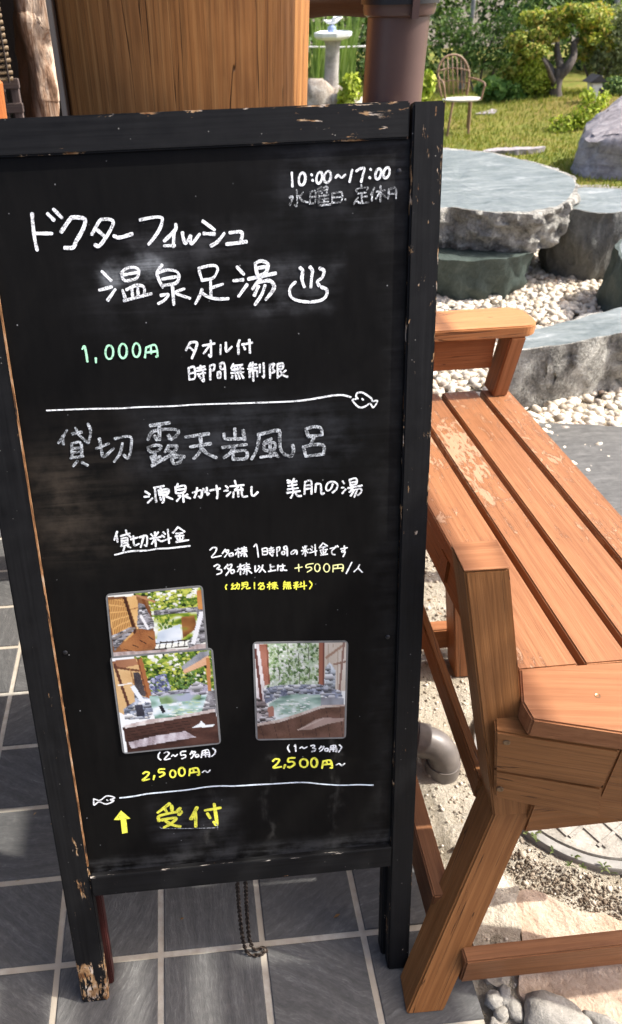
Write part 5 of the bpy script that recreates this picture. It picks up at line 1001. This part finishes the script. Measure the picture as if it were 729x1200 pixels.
# basin on a round pillar, with a little bird on it
M_stone = rockmat('weathered_pillar_stone', [(.16, .15, .13), (.33, .31, .28), (.50, .48, .45)], 8, .02)
M_rockb = rockmat('brown_grey_rock', [(.09, .07, .05), (.26, .21, .16), (.44, .39, .33), (.52, .50, .46)], 7, .04)
M_white = plain('white_glaze', (.74, .75, .76), .3, .08, 20)
M_glz = plain('dark_glaze', (.07, .08, .10), .4, .5, 30)
M_blue = plain('blue_glaze', (.28, .36, .55), .3, .4, 30)
YB = 11.6
ub = (at(487, 60, YB)-at(387, 60, YB)).length/100
b0 = at(387, 122, YB); b1 = at(387.5, 47, YB); b2 = at(388, 38, YB)
bb = thing('bird_bath', 'white patterned basin on a weathered stone pillar with a small bird figure', 'bird bath', (b0.x, YB, zl(b0.x, YB)))
lathe('pillar', M_stone, bb, [(11*ub, zl(b0.x, YB)-.05), (9.5*ub, b0.z+.1), (8.2*ub, b0.z+.35), (8.2*ub, b1.z-.06), (9.5*ub, b1.z-.02), (10*ub, b1.z)], 20, (b0.x, YB, 0))
lathe('basin', M_white, bb, [(13*ub, b1.z+.002), (19*ub, b1.z+.02), (21.5*ub, b1.z+.045), (22*ub, b2.z), (19*ub, b2.z+.01), (17*ub, b2.z-.02), (.01, b2.z-.03)], 8, (b0.x, YB, 0), False)
for k in range(8):
    bm = bmesh.new(); a0 = 2*math.pi*(k+.5)/8; e = Vector((math.cos(a0), math.sin(a0), 0)); f = Vector((-e.y, e.x, 0)); rr_ = 20.5*ub*math.cos(math.pi/8); c3 = Vector((b0.x, YB, b1.z+.058))+e*(rr_*1.012)
    V_ = []
    for q in np.linspace(-1, 1, 7): V_.append([bm.verts.new(c3+f*(q*.075+x_)+Vector((0, 0, z_))+e*(z_*.12)) for x_, z_ in ((-.012, -.022*(1-.6*(abs(q*3) % 2 > .9))), (.010, .018*(1-.6*(abs(q*3) % 2 > .9))))])
    for A, B in zip(V_, V_[1:]): bm.faces.new((A[0], B[0], B[1], A[1]))
    bmesh.ops.recalc_face_normals(bm, faces=bm.faces); link('pattern', bm_mesh(bm, 'pattern'), M_glz, bb)
bz = b2.z
lathe('perch', M_blue, bb, [(.045, -.02), (.06, .0), (.055, .06), (.02, .085)], 14, (b0.x-.02, YB, bz))
bird = bmesh.new(); add_tube(bird, spline([(b0.x-.14, YB, bz+.145), (b0.x-.07, YB, bz+.118), (b0.x-.01, YB, bz+.118), (b0.x+.05, YB, bz+.14), (b0.x+.12, YB, bz+.165)], 5), list(np.interp(np.linspace(0, 4, 21), range(5), [.004, .022, .032, .026, .005])), 8)
for s_ in (-1, 1): add_tube(bird, [(b0.x-.01, YB, bz+.13), (b0.x+.03, YB+s_*.08, bz+.17), (b0.x+.07, YB+s_*.16, bz+.175)], [.022, .016, .003], 6)
add_tube(bird, [(b0.x-.015, YB, bz+.07), (b0.x-.015, YB, bz+.12)], .012, 6)
bmesh.ops.recalc_face_normals(bird, faces=bird.faces); link('bird_figure', bm_mesh(bird, 'bird_figure', True), M_white, bb)
for i, (px, r0, h0, lab) in enumerate(((373, .30, .36, 'rounded rock at the left foot of the bird bath pillar'), (401, .30, .30, 'rounded brownish rock at the right foot of the bird bath pillar'))):
    q = at(px, 120, YB-.25); pebble_rock('garden_rock', M_rockb, (q.x, YB-.3, zl(q.x, YB)+.02), (r0, .26, h0), 40+i, lab, 'rocks round the bird bath')
# small white lantern with a dark cap
YL = 10.0
l0, l1 = at(696, 131, YL), at(697, 96, YL); ul = (at(796, 110, YL)-at(696, 110, YL)).length/100
ln = thing('garden_lantern', 'small white box lantern with dark pitched cap among the shrubs', 'lantern', (l0.x, YL, l0.z-.05))
M_lwhite = plain('white_lantern_paint', (.66, .66, .64), .6, .15, 20); M_cap = plain('dark_tile', (.03, .028, .03), .6, .3, 30)
w_ = 6.0*ul
board('body', M_lwhite, ln, [(l0.x-w_, YL-w_, l0.z+.05), (l0.x+w_, YL-w_, l0.z+.05), (l0.x+w_, YL+w_, l0.z+.05), (l0.x-w_, YL+w_, l0.z+.05)], [(l1.x-w_, YL-w_, l1.z), (l1.x+w_, YL-w_, l1.z), (l1.x+w_, YL+w_, l1.z), (l1.x-w_, YL+w_, l1.z)], .01)
board('opening', M_cap, ln, quadz(l0.x-w_*.55, l0.x+w_*.55, YL-w_-.002, l0.z+.14, l0.z+.27), quadz(l0.x-w_*.55, l0.x+w_*.55, YL-w_+.02, l0.z+.14, l0.z+.27), .003)
board('base', M_lwhite, ln, [(l0.x-w_*1.3, YL-w_*1.3, l0.z-.08), (l0.x+w_*1.3, YL-w_*1.3, l0.z-.08), (l0.x+w_*1.3, YL+w_*1.3, l0.z-.08), (l0.x-w_*1.3, YL+w_*1.3, l0.z-.08)], [(l0.x-w_*1.3, YL-w_*1.3, l0.z+.049), (l0.x+w_*1.3, YL-w_*1.3, l0.z+.049), (l0.x+w_*1.3, YL+w_*1.3, l0.z+.049), (l0.x-w_*1.3, YL+w_*1.3, l0.z+.049)], .01)
e = w_*1.75
board('cap', M_cap, ln, [(l1.x-e, YL-e, l1.z+.001), (l1.x+e, YL-e, l1.z+.001), (l1.x, YL-e, l1.z+.085)], [(l1.x-e, YL+e, l1.z+.001), (l1.x+e, YL+e, l1.z+.001), (l1.x, YL+e, l1.z+.085)], .008)

# ---- leaves
def leaves(blobs, n_, size, seed, up=.35, aspect=.5, shell=.55, gap=.0):
    r = np.random.RandomState(seed); B = np.array([b[:6] for b in blobs], float); wts = np.prod(B[:, 3:6], 1)**(2/3); idx = r.choice(len(B), n_, p=wts/wts.sum())
    d = r.normal(size=(n_, 3)); d /= np.linalg.norm(d, axis=1)[:, None]; rad = r.uniform(shell**3, 1, n_)**(1/3)
    lump = np.array([noise.noise(Vector((*(d[i]*2.2+B[idx[i], :3]*1.7),))) for i in range(n_)])
    P_ = B[idx, :3]+d*B[idx, 3:6]*(rad*(1+.28*lump))[:, None]
    nrm = d*.7+r.normal(size=(n_, 3))*.55+np.array([0, -.15, up]); nrm /= np.linalg.norm(nrm, axis=1)[:, None]
    t = np.cross(nrm, r.normal(size=(n_, 3))); t /= np.linalg.norm(t, axis=1)[:, None]; b = np.cross(nrm, t)
    s = size*r.uniform(.55, 1.25, n_)[:, None]
    v = np.stack([P_-t*s*.5, P_+b*s*aspect*.5+nrm*s*.10, P_+t*s*.5-nrm*s*.08, P_-b*s*aspect*.5+nrm*s*.10], 1).reshape(-1, 3)
    q = np.arange(n_)[:, None]*4; f = np.concatenate([q+np.array([[0, 1, 2]]), q+np.array([[0, 2, 3]])], 1).reshape(-1, 3)
    return v, f
def leafobj(name, mat, blobs, n_, size, seed, parent=None, **k):
    v, f = leaves(blobs, n_, size, seed, **k); return link(name, np_mesh(name, v, f), mat, parent)
M_lt = leafmat('azalea_leaf', [(.07, .12, .020), (.17, .24, .04), (.30, .36, .06), (.44, .46, .10), (.50, .34, .09)])
M_yg = leafmat('yellow_green_leaf', [(.12, .19, .02), (.28, .37, .04), (.45, .53, .07), (.56, .60, .12)])
M_mid = leafmat('mid_green_leaf', [(.04, .10, .018), (.10, .20, .04), (.18, .31, .07), (.27, .41, .12)])
M_dk = leafmat('dark_evergreen_leaf', [(.016, .038, .012), (.045, .09, .026), (.09, .16, .045), (.15, .24, .07), (.26, .34, .11)], .25)
M_gy = leafmat('grey_green_leaf', [(.07, .10, .04), (.16, .20, .09), (.28, .32, .16), (.38, .42, .22)])
M_bark = rockmat('grey_bark', [(.04, .032, .025), (.12, .10, .085), (.26, .23, .20)], 14, .02, (1, 1, .35))
def blob(px, py, Y, rx, ry=None, rz=None, dy=0):
    q = at(px, py, Y); k = (at(px+100, py, Y)-q).length/100; return (q.x, Y+dy, q.z, rx*k, (ry or rx)*k, (rz or rx)*k)
def limb(px_pts, Y, rad, dys=None):
    pts = [(*[at(p[0], p[1], Y)[0]], Y+(dys[i] if dys else 0), at(p[0], p[1], Y)[2]) for i, p in enumerate(px_pts)]; s3 = spline(pts, 6); return s3, list(np.interp(np.arange(len(s3))/6, range(len(rad)), rad))
def tree(name, label, cat, Y, limbs, blobs, n_, size, mat, seed, group=None, **k):
    b = at(*limbs[0][0][0], Y); t_ = thing(name, label, cat, (b.x, Y, zl(b.x, Y)), group)
    bm = bmesh.new()
    for li, (pp, rad, dys) in enumerate(limbs):
        s3, rr = limb(pp, Y, rad, dys)
        if li == 0 or pp[0][1] > 100: s3 = [np.array((s3[0][0], s3[0][1], zl(s3[0][0], s3[0][1])-.05))] + s3; rr = [rr[0]*1.25] + rr
        add_tube(bm, s3, rr, 10)
    bmesh.ops.recalc_face_normals(bm, faces=bm.faces); link('trunk', bm_mesh(bm, 'trunk', True), M_bark, t_)
    leafobj('crown', mat, blobs, n_, size, seed, t_, **k); return t_
YT = 11.1
tree('pruned_tree', 'small pruned tree with thick forked trunk and light green crown', 'tree', YT,
     [([(652, 119), (651, 105), (654, 92), (657, 80)], [.085, .075, .065, .06], None), ([(654, 92), (663, 78), (672, 66), (677, 52), (690, 42)], [.06, .062, .05, .042, .02], [0, -.05, 0, .1, .15]),
      ([(654, 94), (648, 80), (640, 68), (632, 55), (626, 42)], [.045, .04, .032, .024, .012], [0, .1, .15, .1, 0]), ([(650, 98), (641, 86), (634, 76), (628, 66)], [.035, .03, .024, .012], [0, -.1, -.2, -.2]), ([(657, 80), (657, 62), (661, 46), (660, 30)], [.05, .04, .028, .014], [0, .1, .2, .2])],
     [blob(638, 40, YT, 19, 15, 10), blob(655, 24, YT, 20, 18, 9, .15), blob(688, 20, YT, 22, 18, 10, -.1), blob(622, 58, YT, 14, 13, 8, -.15), blob(708, 34, YT, 18, 16, 9, .2), blob(672, 12, YT, 22, 16, 7), blob(646, 58, YT, 11, 11, 6, .25), blob(694, 46, YT, 14, 12, 7, .1), blob(613, 70, YT, 9, 9, 6, .1), blob(668, 40, YT, 12, 10, 6, .3), blob(610, 48, YT, 15, 14, 10, .1), blob(634, 22, YT, 18, 16, 9, .2), blob(718, 52, YT, 18, 16, 9, .25), blob(706, 14, YT, 20, 16, 9, .2), blob(603, 84, YT, 13, 12, 8, .15), blob(700, 66, YT, 14, 12, 7, .35)], 7600, .066, M_lt, 11, shell=.15)
tree('shrub', 'low yellow green bush touching the left side of the pruned tree', 'bush', 11.3, [([(628, 121), (627, 105), (622, 90)], [.03, .025, .015], None), ([(630, 120), (637, 100), (640, 88)], [.025, .02, .01], None)],
     [blob(617, 78, 11.3, 20, 20, 18), blob(628, 96, 11.3, 26, 22, 18), blob(645, 102, 11.3, 14, 14, 12), blob(606, 92, 11.3, 11, 12, 13)], 4200, .060, M_yg, 12, shell=.5)
tree('shrub', 'loose grey green shrub with several stems at the right edge', 'bush', 11.4, [([(704, 112), (703, 90), (696, 60), (692, 40)], [.035, .03, .022, .012], None), ([(708, 112), (712, 88), (722, 62), (728, 40)], [.035, .03, .022, .012], None), ([(712, 112), (722, 90), (738, 66)], [.03, .025, .012], None), ([(699, 112), (690, 92), (684, 76)], [.022, .018, .01], None)],
     [blob(712, 50, 11.4, 24, 22, 22), blob(738, 44, 11.4, 26, 24, 26), blob(726, 22, 11.4, 26, 22, 14), blob(700, 70, 11.4, 14, 14, 14), blob(725, 78, 11.4, 22, 18, 12)], 4600, .062, M_gy, 13, shell=.35)
tree('shrub', 'bright leafy green plant beside the garden chair', 'bush', 11.2, [([(582, 123), (580, 110), (576, 98)], [.015, .012, .008], None), ([(585, 123), (592, 108), (600, 100)], [.015, .012, .008], None)],
     [blob(575, 104, 11.2, 16, 16, 11), blob(592, 108, 11.2, 18, 16, 10), blob(606, 116, 11.2, 10, 10, 7)], 900, .13, M_mid, 14, shell=.45, aspect=.6)
tree('shrub', 'yellow green flowering stems in front of the lantern', 'bush', 8.9, [([(672, 168), (670, 150), (664, 134)], [.01, .008, .005], None), ([(676, 166), (684, 146), (690, 122)], [.01, .008, .005], None), ([(668, 168), (655, 152), (648, 142)], [.009, .007, .004], None), ([(680, 164), (700, 140), (708, 112)], [.008, .007, .004], None)],
     [blob(662, 148, 8.9, 18, 18, 12), blob(684, 136, 8.9, 16, 16, 14), blob(704, 118, 8.9, 9, 10, 12), blob(650, 158, 8.9, 12, 12, 9), blob(676, 156, 8.9, 20, 16, 9), blob(690, 112, 8.9, 8, 8, 9)], 1300, .06, M_yg, 15, shell=.1)
tree('shrub', 'dark low evergreen clump right of the lantern', 'bush', 10.6, [([(716, 118), (716, 105)], [.03, .02], None)], [blob(718, 100, 10.6, 15, 15, 9), blob(742, 100, 10.6, 18, 16, 10)], 1500, .05, M_dk, 16)
tree('shrub', 'pale bright leaved plant beside the downpipe', 'bush', 9.0, [([(488, 135), (488, 118), (486, 95)], [.01, .008, .004], None), ([(492, 135), (498, 112), (500, 96)], [.01, .008, .004], None)],
     [blob(486, 104, 9.0, 14, 14, 20), blob(499, 100, 9.0, 9, 10, 17), blob(474, 112, 9.0, 10, 10, 14)], 420, .12, M_yg, 17, shell=.2, aspect=.42)
tree('shrub', 'yellow green leafy plant right of the bird bath pillar', 'bush', 11.0, [([(409, 130), (408, 110), (410, 95)], [.01, .008, .004], None)], [blob(411, 104, 11.0, 11, 12, 16), blob(404, 116, 11.0, 9, 10, 9)], 420, .10, M_yg, 18, shell=.2)
# iris blades behind the bird bath
def blades(name, label, spots, seed, lean=.25, hgt=(.9, 1.5)):
    r = np.random.RandomState(seed); V = []; Fq = []; 
    for (x, y) in spots:
        h = r.uniform(*hgt); a = r.uniform(0, 6.28); l = r.uniform(.05, lean)*h; w = r.uniform(.016, .028); dx, dy = math.cos(a)*l, math.sin(a)*l; f = r.uniform(-.6, .6); wx, wy = math.cos(f)*w/2, math.sin(f)*w/2; b = len(V); z0 = zl(x, y)
        for t in (0, .35, .7, .9, 1):
            k = 1-(t**3); V += [(x+dx*t*t-wx*k, y+dy*t*t-wy*k, z0+h*t*(1-.12*t*lean)), (x+dx*t*t+wx*k, y+dy*t*t+wy*k, z0+h*t*(1-.12*t*lean))]
        for i in range(4): Fq.append((b+2*i, b+2*i+1, b+2*i+3, b+2*i+2))
    x = sum(s_[0] for s_ in spots)/len(spots); y = sum(s_[1] for s_ in spots)/len(spots)
    t_ = thing(name, label, 'plant', (x, y, zl(x, y))); link('leaves', np_mesh('leaves', V, Fq), M_bl, t_); return t_
M_bl = leafmat('iris_leaf', [(.08, .15, .03), (.16, .26, .06), (.27, .38, .10), (.36, .46, .16)], .3)
r_ = np.random.RandomState(8)
ax_, bx_ = at(366, 100, 12.2).x, at(413, 100, 12.2).x
blades('iris_clump', 'tall upright iris leaves left of and behind the bird bath pillar', [(ax_+(bx_-ax_)*.36*r_.rand(), 12.2+r_.uniform(-.25, .35)) for _ in range(70)], 1, .22, (.8, 1.35))
blades('iris_clump', 'tall upright iris leaves right of the bird bath pillar', [(bx_-(bx_-ax_)*.42*r_.rand(), 12.2+r_.uniform(-.25, .35)) for _ in range(80)], 2, .22, (.8, 1.35))
M_rope = plain('white_rope', (.6, .6, .58), .8, .1, 50)
rp = tube('rope', M_rope, None, [(at(300, 54, 12.0).x, 12.0, at(300, 54, 12.0).z), (at(395, 55.5, 12.0).x, 12.0, at(395, 55.5, 12.0).z), (at(470, 53, 12.0).x, 12.0, at(470, 53, 12.0).z)], .012, 6)
tag(rp, 'thin white rope stretched behind the iris leaves', 'rope')
# dark wood of evergreens behind everything
rw = np.random.RandomState(4); bls = []
for i in range(110):
    x = rw.uniform(-4, 17); y = rw.uniform(13.0, 15.8); bls.append((x, y, rw.uniform(.0, 1.0)*(.5+.5*(y-13)/2.8)*2.2, rw.uniform(.6, 1.25), rw.uniform(.5, .9), rw.uniform(.45, .9)))
for i in range(40): bls.append((rw.uniform(-3, 15), 16.2, rw.uniform(.3, 2.8), 1.5, .6, 1.2))
tag(leafobj('woodland', M_dk, bls, 75000, .135, 20, None, shell=.6, aspect=.45), kind='stuff')
for i, (px, Y, h) in enumerate(((534, 13.1, 5), (547, 13.4, 10), (573, 13.0, 40), (620, 13.2, 20))): pass
tree('shrub', 'feathery pale green branches of a bush in front of the dark wood', 'bush', 12.7, [([(560, 112), (568, 70), (585, 30)], [.02, .016, .008], None), ([(566, 112), (590, 60), (612, 20)], [.02, .016, .008], None), ([(556, 112), (545, 70), (540, 30)], [.018, .012, .007], None)],
     [blob(560, 55, 12.7, 30, 24, 26), blob(596, 30, 12.7, 26, 22, 20), blob(535, 30, 12.7, 18, 18, 20), blob(590, 70, 12.7, 18, 18, 22)], 2600, .085, leafmat('feathery_leaf', [(.03, .07, .02), (.07, .14, .035), (.13, .22, .06), (.2, .29, .1)], .3), 22, shell=.1, aspect=.28)
M_wtr = rockmat('pale_bark', [(.10, .09, .08), (.28, .27, .25), (.42, .41, .39)], 10, .02)
for px, Y, r0, lab in ((541, 13.0, .035, 'thin pale tree trunk in the dark wood above the chair'), (700, 13.1, .04, 'thin pale tree trunk in the dark wood behind the right shrub')):
    b = at(px, 100, Y); tr_ = thing('tree', lab, 'tree', (b.x, Y, zl(b.x, Y)), 'pale trunks in the dark wood')
    tube('trunk', M_wtr, tr_, [(b.x, Y, zl(b.x, Y)-.05), (b.x+.02, Y, 1), (b.x-.03, Y, 2.2), (b.x+.04, Y, 3.4)], [r0*1.3, r0, r0*.9, r0*.6], 8)
    leafobj('crown', M_mid, [(b.x, Y, 3.0, .8, .7, .6), (b.x+.3, Y+.1, 3.5, .7, .6, .6)], 900, .10, 50+int(px), tr_)
# blades of grass over the lawn
rg2 = np.random.RandomState(9); NG = 26000
gx = rg2.uniform(1.2, 7.5, NG*2); gy = rg2.uniform(5.6, 12.5, NG*2); rt_ = gx/gy; ok_ = (rt_ > .2) & (rt_ < .62) & (gy > 5.75+.25*np.sin(gx*2.1)+.15*np.sin(gx*5)); ok_ &= rg2.rand(len(gx)) > .85*np.exp(-((gx-6.0)/1.5)**2-((gy-9.9)/1.4)**2); gx, gy = gx[ok_][:NG], gy[ok_][:NG]
gz = np.array([zl(x, y) for x, y in zip(gx, gy)]); N = len(gx); a = rg2.uniform(0, 6.28, N); h = rg2.uniform(.018, .055, N); w = rg2.uniform(.004, .009, N); l = rg2.uniform(-.025, .025, (2, N))
V = np.stack([np.stack([gx-np.cos(a)*w, gy-np.sin(a)*w, gz-.005], 1), np.stack([gx+np.cos(a)*w, gy+np.sin(a)*w, gz-.005], 1), np.stack([gx+l[0], gy+l[1], gz+h], 1)], 1).reshape(-1, 3)
M_gr = leafmat('grass_blade', [(.085, .13, .022), (.17, .21, .035), (.26, .28, .055), (.29, .24, .075)], .3)
tag(link('grass', np_mesh('grass', V, np.arange(3*N).reshape(-1, 3)), M_gr), kind='stuff')
# dead leaves and small weeds round the manhole rim
rl = np.random.RandomState(12); V = []; Fq = []
for i in range(22):
    a = rl.uniform(3.3, 5.0); rr_ = mr+rl.normal(.004, .010); x, y = mc[0]+rr_*math.cos(a), mc[1]+rr_*math.sin(a)
    for k in range(rl.randint(3, 7)):
        d_ = rl.uniform(0, 6.28); l_ = rl.uniform(.006, .016); w_ = rl.uniform(.0012, .0026); b = len(V); dx, dy = math.cos(d_), math.sin(d_); z0 = .001
        V += [(x-dy*w_*.5, y+dx*w_*.5, z0), (x+dy*w_*.5, y-dx*w_*.5, z0), (x+dx*l_*.6+dy*w_, y+dy*l_*.6-dx*w_, z0+l_*.6), (x+dx*l_, y+dy*l_, z0+l_*.5), (x+dx*l_*.6-dy*w_, y+dy*l_*.6+dx*w_, z0+l_*.6)]; Fq += [(b, b+1, b+2), (b, b+2, b+4), (b+4, b+2, b+3)]
tag(link('weeds', np_mesh('weeds', V, Fq), leafmat('weed_leaf', [(.05, .07, .02), (.10, .13, .04), (.16, .18, .07)])), kind='stuff')
M_litter = leafmat('dry_leaf', [(.10, .05, .02), (.22, .12, .05), (.34, .22, .10), (.16, .13, .06)], .1)
V = []; Fq = []
for i in range(90):
    if i < 34: x, y, z0 = rl.uniform(-.9, .42), rl.uniform(.5, 2.2), .0012
    else: x, y, z0 = rl.uniform(.47, 1.2), rl.uniform(.5, 2.0), .004
    d_ = rl.uniform(0, 6.28); l_ = rl.uniform(.004, .013); w_ = l_*rl.uniform(.18, .4); dx, dy = math.cos(d_), math.sin(d_); b = len(V); h_ = rl.uniform(.001, .004)
    V += [(x-dx*l_, y-dy*l_, z0), (x+dy*w_, y-dx*w_, z0+h_), (x+dx*l_, y+dy*l_, z0+h_*.6), (x-dy*w_, y+dx*w_, z0+h_*.4)]; Fq += [(b, b+1, b+2), (b, b+2, b+3)]
tag(link('leaf_litter', np_mesh('leaf_litter', V, Fq), M_litter), kind='stuff')
# a long low building added behind the viewer, unseen, for the black paint to mirror
M_plas = plain('plaster', (.30, .26, .21), .9, .2, 3)
hb = thing('added_building', 'unseen low plastered building with dark timber band, added behind the viewer', 'building', (0, -5.5, 0))
board('wall', M_plas, hb, quadx(-7, -5.7, -5.5, -.1, 2.6), quadx(7, -5.7, -5.5, -.1, 2.6), .01)
board('timber_band', M_dark, hb, quadx(-7, -5.5, -5.46, -.1, 1.1), quadx(7, -5.5, -5.46, -.1, 1.1), .01)
board('roof', M_roofwood, hb, [(-7.3, -4.7, 2.5), (-7.3, -6.6, 3.2), (-7.3, -6.6, 3.3), (-7.3, -4.7, 2.6)], [(7.3, -4.7, 2.5), (7.3, -6.6, 3.2), (7.3, -6.6, 3.3), (7.3, -4.7, 2.6)], .01)
